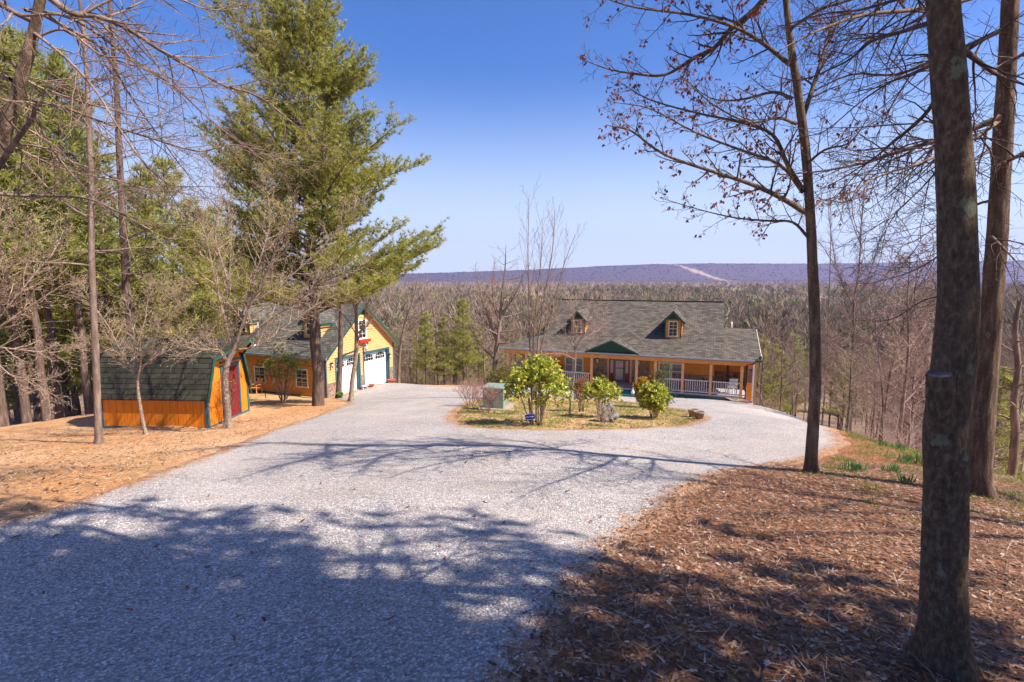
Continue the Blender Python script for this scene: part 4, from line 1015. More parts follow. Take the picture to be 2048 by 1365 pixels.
def leaf_cloud(name, pos, dirs, ln, wd, m, parent=None, per=6, spread=.6, seed=0, shape='leaf', tint=None, droop=0, jit=0.0, kindtag=None):
    """clusters of little blades: pos (n,3), dirs (n,3)"""
    rg = np.random.RandomState(seed); pos = np.repeat(np.asarray(pos, float), per, 0); d = np.repeat(np.asarray(dirs, float), per, 0); n = len(pos)
    cl = np.repeat(rg.rand(n//per), per)
    d = d + rg.normal(0, spread, (n,3)); d[:,2] -= droop; d /= np.linalg.norm(d, axis=1, keepdims=True)+1e-9
    pos = pos + rg.normal(0, 1, (n,3))*jit
    x = np.cross(d, rg.normal(0,1,(n,3))); x /= np.linalg.norm(x, axis=1, keepdims=True)+1e-9
    L = ln*rg.uniform(.7,1.2,(n,1)); W = wd*rg.uniform(.7,1.2,(n,1)); up = np.cross(x, d)
    tn = np.clip((tint if tint is not None else 0)+.6*cl+.4*rg.rand(n), 0, 1)
    if shape == 'needle':
        V = np.stack([pos-x*W, pos+x*W, pos+d*L], 1); F = np.arange(n*3).reshape(n,3); T = np.repeat(tn, 3)
    else:
        V = np.stack([pos, pos+d*L*.45+x*W+up*W*.35, pos+d*L-up*W*.2, pos+d*L*.45-x*W+up*W*.35], 1)
        b = np.arange(n)[:,None]*4; F = np.concatenate([b+[0,1,2], b+[0,2,3]], 0); T = np.repeat(tn, 4)
    return mesh_np(name, V.reshape(-1,3), F, m, parent, False, tint=T)

TL = dict(rel=True)
def bare_levels(dens=1.0, wig=.16, up=.03, rmin=.004, n0=14, len0=.42, twigs=True, ang0=(35,65)):
    lv = [dict(n=n0, t0=.32, t1=.98, ang=ang0, len=len0, wig=wig, trop=up, seg=7, r=.5, rmin=rmin*2.5, taper=.62),
          dict(n=int(7*dens), t0=.2, t1=1, ang=(28,62), len=.42, wig=wig*1.2, trop=up*.5, seg=5, r=.5, rmin=rmin*1.5, taper=.5),
          dict(n=int(6*dens), t0=.15, t1=1, ang=(28,65), len=.45, wig=wig*1.3, trop=up, seg=4, r=.55, rmin=rmin, taper=.5)]
    if twigs: lv.append(dict(n=int(3*dens), t0=.2, t1=1, ang=(30,65), len=.5, wig=wig*1.3, trop=up, seg=3, r=.6, rmin=rmin*.8, taper=.4))
    return lv
def bare_proto(name, seed, H, r, m_trunk, m_crown, dens=1, n0=14, len0=.42, fork=False, wig=.16, rmin=.006, twigs=False, ang0=(35,65), lean=0):
    """bare tree at the origin: Empty > trunk, crown"""
    t = Tree(seed); rg = t.rg; n = 10
    pts = [Vector((0,0,-.5))]; d = Vector((lean,0,1)); q = Vector((0,0,0)); pts.append(q.copy())
    for i in range(n): d = (d+rvec(rg)*.07+Vector((0,0,.05))).normalized(); q = q+d*H/n; pts.append(q.copy())
    rad = [r*1.35, r*1.15]+[r*(1-.90*(i+1)/n)+.006 for i in range(n)]; t.add(pts, rad)
    root = empty(name, (0,0,0)); tr = t.mesh('trunk', m_trunk, root, ks=(9,6,4)); t.paths = {}
    main = (pts[1:], rad[1:]); t.sprout(main, bare_levels(dens, wig, .04, rmin, n0, len0, twigs, ang0))
    t.mesh('crown', m_crown, root, ks=(5,4,3)); return root, t

def pine_build(name, seed, H, r, h0, width, prof, m_bark, m_needle, loc=None, per=9, whorl=.55, nl=5, tl=.2, tw=.014, dens=1.0, lean=(0,0), sub=.32, limb_up=.25, dead=True):
    t = Tree(seed); rg = t.rg; n = 12; pts = [Vector((0,0,-.6))]
    for i in range(n+1):
        f = i/n; pts.append(Vector((lean[0]*f*H+rg.gauss(0,.03), lean[1]*f*H+rg.gauss(0,.03), f*H)))
    rad = [r*1.3, r*1.1]+[r*(1-.93*(i+1)/n)+.01 for i in range(n)]; t.add(pts, rad)
    root = empty(name, (0,0,0)); t.mesh('trunk', m_bark, root, ks=(10,6,4)); t.paths = {}
    pos = []; dr = []; z = h0
    while z < H*.985:
        f = (z-h0)/(H-h0); i = z/H*n+1; k = min(int(i), n); p = pts[k].lerp(pts[k+1], i-k) if k < n+1 else pts[-1]
        for q in range(nl if f < .9 else 3):
            a = rg.uniform(0, 6.283); L = width*prof(f)*rg.uniform(.6,1.12)
            if L < .25: L = .25
            d = Vector((math.cos(a), math.sin(a), limb_up+.55*f))
            pp, rr = t.walk(p+Vector((0,0,rg.uniform(-.2,.2))), d, L, 6, .09, .035, max(.012, r*.32*(1-f*.7)*min(1, L/width+.2)), .008)
            nb = max(3, int(L/sub*dens))
            for b in range(nb):
                s = .22+.78*(b+rg.random())/nb; fi = s*6; ii = min(int(fi), 5); bp = pp[ii].lerp(pp[ii+1], fi-ii); tg = (pp[ii+1]-pp[ii]).normalized()
                h = Vector((0,0,1)).cross(tg).normalized(); sg = 1 if b % 2 else -1
                bd = (tg*rg.uniform(.5,.9)+h*sg*rg.uniform(.5,1)+Vector((0,0,rg.uniform(-.05,.35)))).normalized()
                bl = L*.30*(1.15-s*.7)*rg.uniform(.6,1.2)+.15
                bp_, _ = t.walk(bp, bd, bl, 3, .12, .06, .009, .005)
                ns = max(2, int(bl/.16*dens))
                for c in range(ns):
                    g = (c+1)/ns; fi2 = g*3; j = min(int(fi2), 2); cp = bp_[j].lerp(bp_[j+1], fi2-j); pos.append(cp+rvec(rg)*.09); dr.append(((bp_[j+1]-bp_[j]).normalized()*.8+Vector((0,0,.35))+rvec(rg)*.5).normalized())
            pos.append(pp[-1]); dr.append((pp[-1]-pp[-2]).normalized())
        z += whorl*rg.uniform(.7,1.3)
    if dead:
        for q in range(14):
            z = rg.uniform(h0*.35, h0*1.05); f = z/H*n+1; k = int(f); p = pts[k].lerp(pts[k+1], f-k); a = rg.uniform(0,6.28)
            t.walk(p, Vector((math.cos(a), math.sin(a), rg.uniform(-.1,.3))), rg.uniform(.4,2.2), 5, .2, .0, .018, .005)
    t.mesh('limbs', m_bark, root, ks=(5,4,3))
    leaf_cloud('needles', [tuple(p) for p in pos], [tuple(p) for p in dr], tl, tw, m_needle, root, per, .8, seed, 'needle')
    return root
def place(root, x, y, rz, s, label, cat, group=None, first=None, dz=0):
    o = root if first else copy_tree(root); o.location = (x, y, gz(x, y)-.05+dz); o.rotation_euler = (0,0,rz); o.scale = (s,)*3 if not hasattr(s,'__len__') else s
    return tag(o, label, cat, group)

# ================================================================ HERO TREES
def rough_trunk(name, tp, m, root, b, seed, k=28):
    from mathutils import noise as mn
    pts, rad = tp; P_ = []; Rr = []; sd3 = Vector((seed*1.7, seed*.3, 0))
    for i in range(len(pts)-1):
        L = (pts[i+1]-pts[i]).length; ns = max(1, min(14, int(L/.09)))
        for j in range(ns): P_.append(pts[i].lerp(pts[i+1], j/ns)); Rr.append(rad[i]+(rad[i+1]-rad[i])*j/ns)
    P_.append(pts[-1]); Rr.append(rad[-1]); V = []; n = len(P_); z0 = b.z
    for i, p in enumerate(P_):
        T = (P_[min(i+1,n-1)]-P_[max(i-1,0)]).normalized(); x = T.cross(Vector((0,1,.01))).normalized(); y = T.cross(x); h = max(0, p.z-z0)
        for j in range(k):
            a = 6.28319*j/k; d = x*math.cos(a)+y*math.sin(a); r = Rr[i]
            fl = math.exp(-h/(r*1.3))*(.45+.35*math.cos(a*3+seed)+.2*math.cos(a*5+seed*2))
            q = p+d*r; nz = mn.fractal(Vector((d.x*r*5, d.y*r*5, p.z*1.2))+sd3, 1, 2, 3)*.09+mn.fractal(Vector((d.x*r*26, d.y*r*26, p.z*5))+sd3, 1, 2, 3)*.035
            V.append(tuple(p+d*r*(1+fl+nz)-b))
    ix = np.arange(n*k).reshape(n,k); A = ix[:-1]; B = ix[1:]; F = np.stack([A, np.roll(A,-1,1), np.roll(B,-1,1), B], -1).reshape(-1,4)
    return mesh_np(name, V, F, m, root, True)
def hero(name, label, cat, base, trunk, limbs, r0, r1, m_t, m_c, m_tw, seed, lv, ks=(14,7,4), group=None, fine=None):
    """trunk & limbs: lists of world points, limb = (pts, r0, r1)"""
    root = empty(name, base, 0, label, cat, group); b = Vector(base)
    t = Tree(seed); tp = t.limb(trunk, r0, r1)
    # root flare
    t.paths = {}; rough_trunk('trunk', tp, m_t, root, b, seed)
    lp = []
    for L in limbs: lp.append(t.limb(L[0], L[1], L[2]))
    t.limbs = lp
    for q in lp: t.sprout(q, lv)
    if fine: t.sprout(tp, fine)
    t.mesh('limbs', m_c, root, b, ks=ks, filt=lambda r: r >= .018)
    t.mesh('twigs', m_tw, root, b, ks=ks, filt=lambda r: r < .018)
    return root, t
def pl(pts, Y, dY=0.0):
    n = len(pts); out = []
    for i, p in enumerate(pts): out.append(P(p[0], p[1], Y+dY*i/(n-1)))
    return out
tw = lambda per, ln, rmin, up=.03, ang=(30,62), wig=.16, t0=.12: [
    dict(n=per, per=True, t0=t0, t1=1, ang=ang, len=ln, rel=False, wig=wig, trop=up, seg=6, r=.5, rmin=rmin*1.6, taper=.45),
    dict(n=5, t0=.15, t1=1, ang=(28,62), len=.45, wig=wig, trop=up, seg=4, r=.6, rmin=rmin, taper=.45),
    dict(n=3, t0=.2, t1=1, ang=(28,60), len=.5, wig=wig, trop=up, seg=3, r=.7, rmin=rmin*.8, taper=.3)]

# --- oak with russet leaves, right of the gravel
oY = G(1620, 945).y
ob = G(1620, 945)
oak_limbs = [
 ([(1610,425),(1560,395),(1500,368),(1430,345),(1330,310),(1262,262),(1218,252)], -1.2, .042, .006),
 ([(1604,378),(1575,330),(1545,270),(1480,245),(1400,228),(1300,200),(1240,165)], .8, .038, .006),
 ([(1606,385),(1560,330),(1480,300),(1390,265),(1300,218),(1225,205)], 1.6, .032, .005),
 ([(1592,248),(1555,236),(1500,245),(1430,212),(1370,160)], -.9, .026, .005),
 ([(1583,197),(1545,185),(1480,200),(1420,196),(1360,150)], 1.2, .028, .005),
 ([(1580,130),(1530,90),(1470,55),(1380,30),(1270,15),(1190,-10)], -.8, .034, .006),
 ([(1560,-40),(1510,20),(1460,60),(1430,95),(1390,115),(1330,150),(1270,148),(1215,138),(1166,120)], 1.0, .05, .006),
 ([(1616,475),(1585,445),(1535,442),(1470,436),(1400,420),(1320,396)], .6, .024, .004),
 ([(1606,235),(1640,130),(1660,60),(1682,-30)], .8, .036, .012),
 ([(1612,330),(1650,300),(1700,285),(1740,230)], -1.0, .022, .005),
 ([(1618,420),(1650,400),(1690,405),(1730,380)], 1.4, .018, .005),
 ([(1578,60),(1640,20),(1700,0),(1760,-40)], -1.0, .026, .006)]
oak, ot = hero('oak_tree', 'slender oak keeping russet dead leaves at the right edge of the gravel', 'tree', ob,
    [P(1620,972,oY)]+pl([(1621,940),(1631,750),(1626,550),(1614,330),(1596,190),(1578,60),(1566,-60),(1548,-260),(1540,-500)], oY),
    [(pl(L[0], oY, L[1]), L[2], L[3]) for L in oak_limbs], .098, .022, M['bark_oak'], M['bark_oak'], M['twig_dark'], 5, tw(7.5, .62, .0026))
rg = random.Random(9); tp = [q for q in ot.tips if rg.random() < .10 and q[0].x > -9]
cl = []; cd_ = []
for p, d in tp:
    for k in range(rg.choice((1,2,2,4))): cl.append(tuple(p+rvec(rg)*.05)); cd_.append((0,0,-1))
leaf_cloud('leaves', np.array(cl)-np.array(ob), cd_, .056, .015, M['redleaf'], oak, 3, .5, 3)
bp = [tuple(p-ob) for p, d in ot.tips if rg.random() < .6]; leaf_cloud('buds', bp, [tuple(d) for d in [Vector((0,0,1))]*len(bp)], .016, .006, M['bud_red'], oak, 1, .8, 4)

# --- near smooth trunk at the right edge
nb = G(1890, 1335); nY = nb.y
near_t, nt_ = hero('beech_tree', 'nearest tree, dark smooth trunk with a sawn limb stub, right of frame', 'tree', nb,
    [P(1893,1400,nY)]+pl([(1890,1330),(1889,1150),(1892,1000),(1890,880),(1900,780),(1914,650),(1917,560),(1912,420),(1906,300),(1897,150),(1887,0)], nY)+[P(1880,-200,nY), P(1872,-500,nY+.1), P(1880,-900,nY+.2), P(1870,-1700,nY+.3)],
    [(pl([(1885,120),(1820,150),(1780,165),(1720,205),(1650,262),(1600,275)], nY+.1, 2.0), .011, .003),
     (pl([(1885,175),(1845,235),(1780,290),(1740,322),(1655,375)], nY, 1.8), .012, .003),
     (pl([(1880,40),(1800,65),(1740,85),(1690,125),(1600,160),(1540,150)], nY, 2.4), .013, .003),
     (pl([(1890,-20),(1810,-5),(1720,20),(1640,30),(1540,60)], nY, 2.0), .012, .003),
     (pl([(1900,80),(1950,118),(1995,150),(2050,170)], nY, .8), .016, .006),
     (pl([(1885,330),(1840,380),(1790,430),(1750,500)], nY, 1.5), .006, .002),
     ([P(1875,-700,nY+.2), Vector((2.2,3.3,5.4)), Vector((1.2,3.6,7.0)), Vector((.0,4,8.5))], .05, .01), ([P(1875,-800,nY+.2), Vector((3.2,1.6,6)), Vector((4.3,1.2,7.6)), Vector((5,.5,9.5))], .05, .01),
     ([P(1873,-1200,nY+.2), Vector((1.8,2,7)), Vector((.8,1.0,9)), Vector((.2,.2,10.5))], .05, .01)],
    .105, .048, M['bark_beech'], M['bark_beech'], M['twig_dark'], 21, tw(9, .6, .0016, -.01, (25,55), .14), ks=(16,8,4))
m = MB(); a = P(1888,960,nY+.0)-nb; b = P(1884,840,nY-.03)-nb; c_ = P(1880,748,nY-.045)-nb; m.tube([a, b, c_, c_+Vector((0,0,.006))], [.04,.062,.060,.052], 16); st2 = rough_trunk('sawn_stub', ([a+nb, (a+b)/2+nb, b+nb, (b+c_)/2+nb, c_+nb], [.04,.052,.058,.059,.054]), M['bark_beech'], near_t, nb, 8)
m = MB(); m.tube([c_+Vector((0,0,-.012)), c_+Vector((-.004,-.003,.008))], [.055,.047], 18); m.build('sawn_face', M['bark_grey'], st2)

# --- second big trunk behind it
sb = G(1955, 990); sY = sb.y
T2 = [P(1955,1030,sY)]+pl([(1955,985),(1962,880),(1972,750),(1985,600),(1998,400),(2010,200),(2020,0),(2028,-150)], sY)+[P(2040,-400,sY), P(2045,-800,sY), P(2050,-1300,sY)]
second, st_ = hero('big_maple_tree', 'thick ridged trunk leaning right behind the nearest tree at the right edge', 'tree', sb, T2,
    [(pl([(2000,235),(1935,262),(1870,283),(1790,306),(1735,325),(1640,343),(1560,350)], sY-.1, .6), .045, .006),
     (pl([(2000,240),(1960,270),(1900,300),(1830,330),(1760,352),(1680,400)], sY, -2.2), .03, .005),
     (pl([(2005,60),(1940,90),(1870,120),(1790,150),(1700,150),(1610,190),(1540,205)], sY, 2.2), .035, .005),
     (pl([(2015,-30),(1930,0),(1830,20),(1730,30),(1640,60),(1560,100)], sY, -1.5), .04, .006),
     (pl([(1985,400),(1940,420),(1890,500),(1830,540),(1770,560),(1700,575)], sY, 1.0), .02, .004),
     (pl([(1980,470),(2010,500),(2048,540)], sY, -1.0), .02, .005), (pl([(1985,300),(1940,330),(1900,420),(1850,470),(1790,500)], sY, -1.4), .018, .004),
     (pl([(1975,600),(1930,590),(1850,600),(1780,640),(1700,640)], sY, 2.0), .016, .004),
     (pl([(2010,130),(2060,100),(2120,60)], sY, -1), .03, .01), (pl([(2000,330),(2060,300),(2140,250)], sY, -1.5), .03, .01),
     (pl([(2038,-350),(1950,-330),(1850,-300),(1740,-200),(1640,-100),(1600,-40)], sY, -1.5), .05, .008), (pl([(2030,-160),(1960,-120),(1880,-90),(1800,-40),(1750,20),(1700,90)], sY, 1.5), .035, .006),
     (pl([(2042,-600),(1900,-600),(1700,-500),(1500,-400)], sY, -2), .06, .01), (pl([(2045,-800),(2150,-900),(2300,-1000)], sY, -2), .06, .01), (pl([(2048,-1100),(1900,-1200),(1750,-1300)], sY, -1), .05, .01)],
    .165, .05, M['bark_oak'], M['bark_grey'], M['twig_dark'], 33, tw(9, 1.05, .0026, -.02, (25,60), .15))

# --- leaning tree at the left edge with long arching limbs
lb = Vector((-6.9, 5.2, tz(-6.9, 5.2)))
lY = 5.6
left_l = [
 ([(80,-20),(140,25),(190,32),(250,55),(320,100),(380,135),(450,172),(520,195),(600,258),(660,300)], 1.5, .035, .004),
 ([(20,120),(60,165),(130,193),(200,214),(290,236),(330,222)], .8, .016, .004),
 ([(15,190),(120,213),(220,250),(320,282),(400,303),(470,290),(550,318),(620,345)], 2.0, .018, .003),
 ([(5,285),(50,305),(130,340),(240,362),(310,382),(385,380)], 1.2, .016, .004),
 ([(-20,375),(0,388),(60,392),(170,396),(250,432),(330,476),(356,470)], .8, .022, .005),
 ([(70,20),(140,60),(200,95),(250,175),(310,262),(380,355),(440,420)], 1.8, .022, .003),
 ([(60,60),(130,115),(190,180),(240,260),(300,340),(360,385)], -.8, .016, .003),
 ([(50,20),(150,40),(280,130),(350,175),(420,240),(500,300),(570,330)], 2.6, .02, .003),
 ([(80,-30),(200,-20),(330,-10),(420,20),(500,15)], 1.4, .02, .003),
 ([(60,80),(130,60),(200,110),(260,120),(340,170),(420,175)], .3, .014, .003),
 ([(0,330),(40,270),(66,235),(70,205)], -.6, .03, .016), ([(68,225),(100,290),(140,345),(186,396)], .3, .016, .008),
 ([(20,160),(-60,120),(-200,60)], .5, .03, .01), ([(60,40),(0,10),(-100,-60)], -1, .03, .01), ([(85,-60),(150,-160),(260,-260)], 1, .03, .008)]
left_tree, lt_ = hero('arching_maple_tree', 'bare leaning tree at the far left edge with long limbs sweeping over the frame', 'tree', lb,
    [lb+Vector((0,0,-.3)), lb, lb+Vector((.2,.1,1.2))]+pl([(-70,420),(-12,330),(8,270),(30,200),(56,110),(72,40),(84,-30),(90,-160),(70,-400)], lY),
    [(pl(L[0], lY, L[1]), L[2], L[3]) for L in left_l], .088, .03, M['bark_oak'], M['bark_grey'], M['twig_warm'], 41, tw(9.5, .95, .0023, -.015, (25,60), .16))

# --- slim straight trunks on the left
def uv_tree(name, label, cat, pts, r0, r1, seed, mt=None, mc=None, lv=None, Y=None, group=None, n0=14, L0=.3, limbs=(), tws=None):
    g = G(*pts[0]) if Y is None else P(pts[0][0], pts[0][1], Y)
    if Y is not None: g = Vector((g.x, g.y, gz(g.x, g.y)))
    Yb = g.y
    tr = [g+Vector((0,0,-.4)), g]+pl(pts[1:], Yb)
    return hero(name, label, cat, g, tr, [(pl(L[0], Yb, L[1]), L[2], L[3]) for L in limbs], r0, r1, mt or M['bark_grey'], mc or M['bark_grey'], mc or M['twig_warm'], seed, tws or tw(6, .9, .004),
        ks=(9,5,3), group=group, fine=lv or [dict(n=n0, t0=.35, t1=.99, ang=(50,85), len=L0, wig=.16, trop=.03, seg=6, r=.4, rmin=.008, taper=.6), dict(n=5, t0=.2, t1=1, ang=(30,60), len=.4, wig=.18, trop=.02, seg=4, r=.5, rmin=.005), dict(n=4, t0=.2, t1=1, ang=(30,60), len=.45, wig=.18, trop=.02, seg=3, r=.6, rmin=.004)])
uv_tree('slim_tree', 'slim straight bare trunk on the pine straw left of the orange shed', 'tree', [(198,888),(191,700),(183,520),(183,380),(178,250),(172,130),(160,0),(150,-150)], .10, .03, 51, n0=20, L0=.22)
uv_tree('broken_pine_tree', 'tall pine stem with bare dead limbs rising behind the orange shed', 'tree', [(264,850),(262,670),(252,560),(245,430),(238,300),(232,160),(222,40),(215,-100)], .21, .07, 52, M['bark_pine'], M['bark_grey'], Y=24.5, n0=26, L0=.16)

# --- dogwoods and small trees
def dogwood(label, base, forks, seed, r, mt, per=7, ln=.8, buds=True, Y=None, up=.06, rmin=.0045, budm=None, bs=.035, budp=.7, name='dogwood_tree'):
    rmin *= .72; bs *= .8; per *= 1.3; budp *= .6
    g = G(*base[0]) if Y is None else P(base[0][0], base[0][1], Y); Yb = g.y
    tr = [g+Vector((0,0,-.25)), g]+pl(base[1:], Yb)
    lv = [dict(n=per, per=True, t0=.12, t1=1, ang=(28,60), len=ln, rel=False, wig=.15, trop=up, seg=6, r=.55, rmin=rmin*2, taper=.4),
          dict(n=6, t0=.15, t1=1, ang=(28,60), len=.5, wig=.15, trop=up, seg=4, r=.6, rmin=rmin*1.2, taper=.4),
          dict(n=4, t0=.15, t1=1, ang=(28,60), len=.5, wig=.15, trop=up*1.5, seg=3, r=.7, rmin=rmin, taper=.3)]
    root, t = hero(name, label, 'tree', g, tr, [(pl(L[0], Yb, L[1]), L[2], L[3]) for L in forks], r, r*.6, M['bark_dog'], M['bark_dog'], mt, seed, lv, ks=(12,6,3))
    if buds:
        rg = random.Random(seed); tp = [(p, d) for p, d in t.tips if rg.random() < budp]
        leaf_cloud('buds', [tuple(p-g) for p, d in tp], [tuple(d) for p, d in tp], bs, bs*.35, budm or M['bud'], root, 1, .3, seed)
    return root
dogwood('spreading bare dogwood with flaking bark at the right front corner of the shed', [(456,858),(455,820),(450,760),(456,725),(470,700)],
  [([(468,706),(452,640),(458,560),(462,480),(455,400)], .8, .055, .008), ([(462,715),(500,610),(535,540),(565,470),(590,420)], -.6, .06, .008),
   ([(472,700),(520,690),(590,640),(650,600),(700,580)], 1.4, .04, .006), ([(470,700),(540,640),(600,600),(650,560),(740,530)], -1.5, .035, .006),
   ([(455,725),(430,690),(390,650),(350,600),(320,560)], 1.2, .03, .005), ([(452,650),(430,560),(410,470),(380,410),(340,350)], -.8, .035, .006),
   ([(480,640),(520,520),(540,440),(530,360)], 1.3, .035, .005), ([(500,610),(560,570),(640,500),(690,440),(720,400)], .8, .035, .005),
   ([(456,725),(440,700),(400,700),(360,690),(310,660)], -1.4, .025, .005), ([(455,560),(430,470),(440,400),(420,340)], .3, .03, .005)], 61, .125, M['twig_tan'], 5.5, 1.0, bs=.04)
dogwood('small bare dogwood leaning in front of the shed long wall', [(292,870),(285,840),(277,790),(275,760)],
  [([(275,762),(255,725),(235,690),(205,645)], .5, .03, .006), ([(275,762),(282,715),(270,680),(262,640),(255,600)], -.5, .03, .005),
   ([(277,745),(310,715),(370,690),(420,672),(470,655)], .6, .024, .004), ([(280,720),(320,660),(350,610),(370,570)], -.7, .02, .004),
   ([(255,725),(225,700),(190,690),(130,690)], -.6, .018, .004), ([(275,690),(290,640),(300,590),(330,560)], .7, .02, .004), ([(240,700),(215,650),(180,600),(160,560)], .9, .02, .004)], 62, .065, M['twig_tan'], 7, .75, bs=.03)
dogwood('low bare dogwood spreading in front of the dark pines at the far left edge', [(-60,900),(-70,800),(-60,720),(-40,680)],
  [([(-40,680),(20,640),(80,600),(140,560)], .6, .04, .005), ([(-45,690),(-10,600),(30,520),(60,440)], -.6, .04, .005), ([(-40,690),(40,700),(110,705),(170,690)], 1.0, .03, .004),
   ([(-40,680),(-20,560),(-10,470),(10,400)], 1.0, .03, .005), ([(-30,670),(60,560),(110,500),(130,450)], 1.6, .03, .004), ([(-40,690),(20,750),(60,760),(100,790)], -.6, .02, .004)], 63, .09, M['twig_tan'], 6, .8, Y=12.5, bs=.035)
dogwood('bare tree with pale trunk standing in front of the left garage door', [(702,803),(705,760),(712,710),(713,650),(712,620)],
  [([(713,650),(712,600),(716,560),(722,520)], .4, .05, .01), ([(714,690),(725,650),(738,600),(760,560)], -.8, .05, .008), ([(718,665),(735,650),(762,610),(790,585)], .9, .045, .007),
   ([(712,670),(695,640),(670,615),(640,600)], .8, .03, .006), ([(712,630),(700,590),(690,560)], -.8, .03, .006)], 64, .14, M['twig_tan'], 3.2, 1.1, bs=.05, budp=.4)
uv_tree('slim_pine_tree', 'straight grey pine trunk immediately left of the left garage door', 'tree', [(677,797),(681,700),(683,600),(684,560),(683,500)], .19, .11, 65, M['bark_pine'], M['bark_grey'], n0=7, L0=.3)
uv_tree('leaning_tree', 'leaning bare tree beyond the right corner of the garage', 'tree', [(797,765),(800,700),(812,640),(826,600),(838,545)], .16, .02, 66, Y=42, n0=22, L0=.30,
   limbs=[([(806,670),(825,650),(850,620),(880,610)], .5, .06, .02)])
uv_tree('dark_tree', 'dark forked bare tree left of the porch end', 'tree', [(985,760),(993,700),(1000,640),(1004,590),(1010,540),(1012,490)], .26, .015, 67, M['bark_grey'], M['twig_warm'], Y=41, n0=26, L0=.3,
   limbs=[([(996,690),(978,640),(962,590),(950,530)], 1, .13, .012), ([(1002,630),(1030,590),(1055,530)], -1, .09, .012), ([(990,720),(960,690),(930,640)], 1, .08, .012), ([(999,650),(985,590),(990,520)], -1, .07, .012)])
# slender multi stem tree behind the rhododendron
g = G(1075, 803); Yb = g.y+1
ms = empty('birch_clump', g, 0, 'tall slender bare tree of several stems rising behind the big rhododendron', 'tree'); t = Tree(71)
stems = [[(1064,800),(1060,720),(1058,600),(1056,500),(1058,390)], [(1078,800),(1082,700),(1100,640),(1125,540),(1150,470)], [(1072,800),(1075,700),(1088,600),(1105,500),(1110,420)], [(1068,800),(1066,700),(1074,600),(1082,520),(1085,440)]]
for s in stems:
    p = t.limb(pl(s, Yb, random.uniform(-.5,.5)), .055, .008); t.sprout(p, [dict(n=16, t0=.3, t1=.98, ang=(20,42), len=.26, wig=.08, trop=.10, seg=6, r=.45, rmin=.007, taper=.5), dict(n=5, t0=.2, t1=1, ang=(20,40), len=.4, wig=.1, trop=.08, seg=4, r=.6, rmin=.005), dict(n=3, t0=.2, t1=1, ang=(20,40), len=.4, wig=.1, trop=.08, seg=3, r=.7, rmin=.004)])
t.mesh('stems', M['bark_grey'], ms, g, ks=(9,5,3), filt=lambda r: r > .03); t.mesh('twigs', M['twig_warm'], ms, g, ks=(9,4,3), filt=lambda r: r <= .03)
# small redbud in the island
dogwood('small young tree with red buds standing in the middle of the island bed', [(1139,834),(1142,790),(1150,740),(1151,700)],
  [([(1151,700),(1140,680),(1120,650),(1105,620)], .3, .022, .004), ([(1151,700),(1165,670),(1175,640),(1190,610)], -.3, .022, .004), ([(1151,720),(1125,708),(1095,708),(1060,712)], -.5, .014, .003),
   ([(1150,705),(1152,660),(1145,625),(1150,600)], .4, .016, .004), ([(1152,690),(1180,670),(1205,655),(1215,625)], .5, .014, .003)], 72, .032, M['twig_pink'], 7, .55, bs=.035, budm=M['bud_red'], budp=.55, name='redbud_tree', rmin=.0035)
# right side mid trees
uv_tree('forked_tree', 'stout forked bare tree standing where the lawn drops off right of the gravel', 'tree', [(1700,868),(1703,800),(1706,700),(1707,640),(1708,600)], .17, .12, 81, M['bark_oak'], M['twig_warm'], n0=3, L0=.5,
   limbs=[([(1707,610),(1690,580),(1672,530),(1660,450),(1655,380)], 1, .09, .02), ([(1708,600),(1718,540),(1722,460),(1728,380),(1730,320)], -.6, .10, .02), ([(1710,600),(1735,560),(1760,480),(1790,400),(1800,350)], .8, .07, .015),
          ([(1708,610),(1760,560),(1810,520),(1860,480)], -1, .05, .012), ([(1706,660),(1750,640),(1800,620),(1850,600)], 1, .035, .01), ([(1706,680),(1660,670),(1600,640)], -1, .03, .008), ([(1725,500),(1700,430),(1690,360),(1700,300)], 1, .04, .01), ([(1715,560),(1760,500),(1830,420),(1870,340)], .5, .05, .01), ([(1690,570),(1650,500),(1610,450),(1590,400)], .5, .04, .01)], tws=tw(5.5, 1.7, .0065, .05, (22,48), .12))
uv_tree('slim_dark_tree', 'slim dark tree between the russet oak and the forked tree', 'tree', [(1644,850),(1650,780),(1655,700),(1657,620),(1660,540),(1662,450),(1660,380)], .12, .03, 82, M['bark_oak'], M['twig_warm'], n0=18, L0=.28)
uv_tree('curved_tree', 'small curved bare tree on the slope at the far right edge', 'tree', [(2023,948),(2030,880),(2028,800),(2036,740),(2030,660),(2040,600)], .10, .04, 83, M['bark_grey'], M['twig_warm'], Y=11.5, n0=16, L0=.35)

# ================================================================ PINES
profbig = lambda f: (1-f)**.33*(.80+.20*math.sin(f*19+.8))
bgp = G(637, 812)
big = pine_build('white_pine_tree', 101, 18.4, .26, 4.6, 6.2, profbig, M['bark_pine'], M['needle'], per=15, whorl=.38, nl=6, tl=.20, tw=.013, dens=1.5, limb_up=.22, lean=(.004,0))
tag(big, 'big white pine with broad crown standing between the shed and the garage', 'pine tree'); big.location = bgp
prof1 = lambda f: (1-f)**.6*(.8+.2*math.sin(f*23+1))
p2 = pine_build('white_pine_tree', 102, 19.6, .22, 5.5, 3.4, lambda f: (1-f)**.35*(.75+.25*math.sin(f*13)), M['bark_pine'], M['needle'], per=13, whorl=.5, nl=6, tl=.22, tw=.014, dens=1.3, limb_up=.35)
q = P(520, 790, 44.5); p2.scale = (1.35,)*3; tag(p2, 'pine with ragged top close behind the left side of the big white pine', 'pine tree'); p2.location = (q.x, q.y, gz(q.x, q.y))
pA = pine_build('pine_tree', 111, 17, .22, 4.0, 4.4, prof1, M['bark_pine'], M['needle'], per=9, whorl=.62, nl=7, tl=.44, tw=.034, dens=.7, sub=.36)
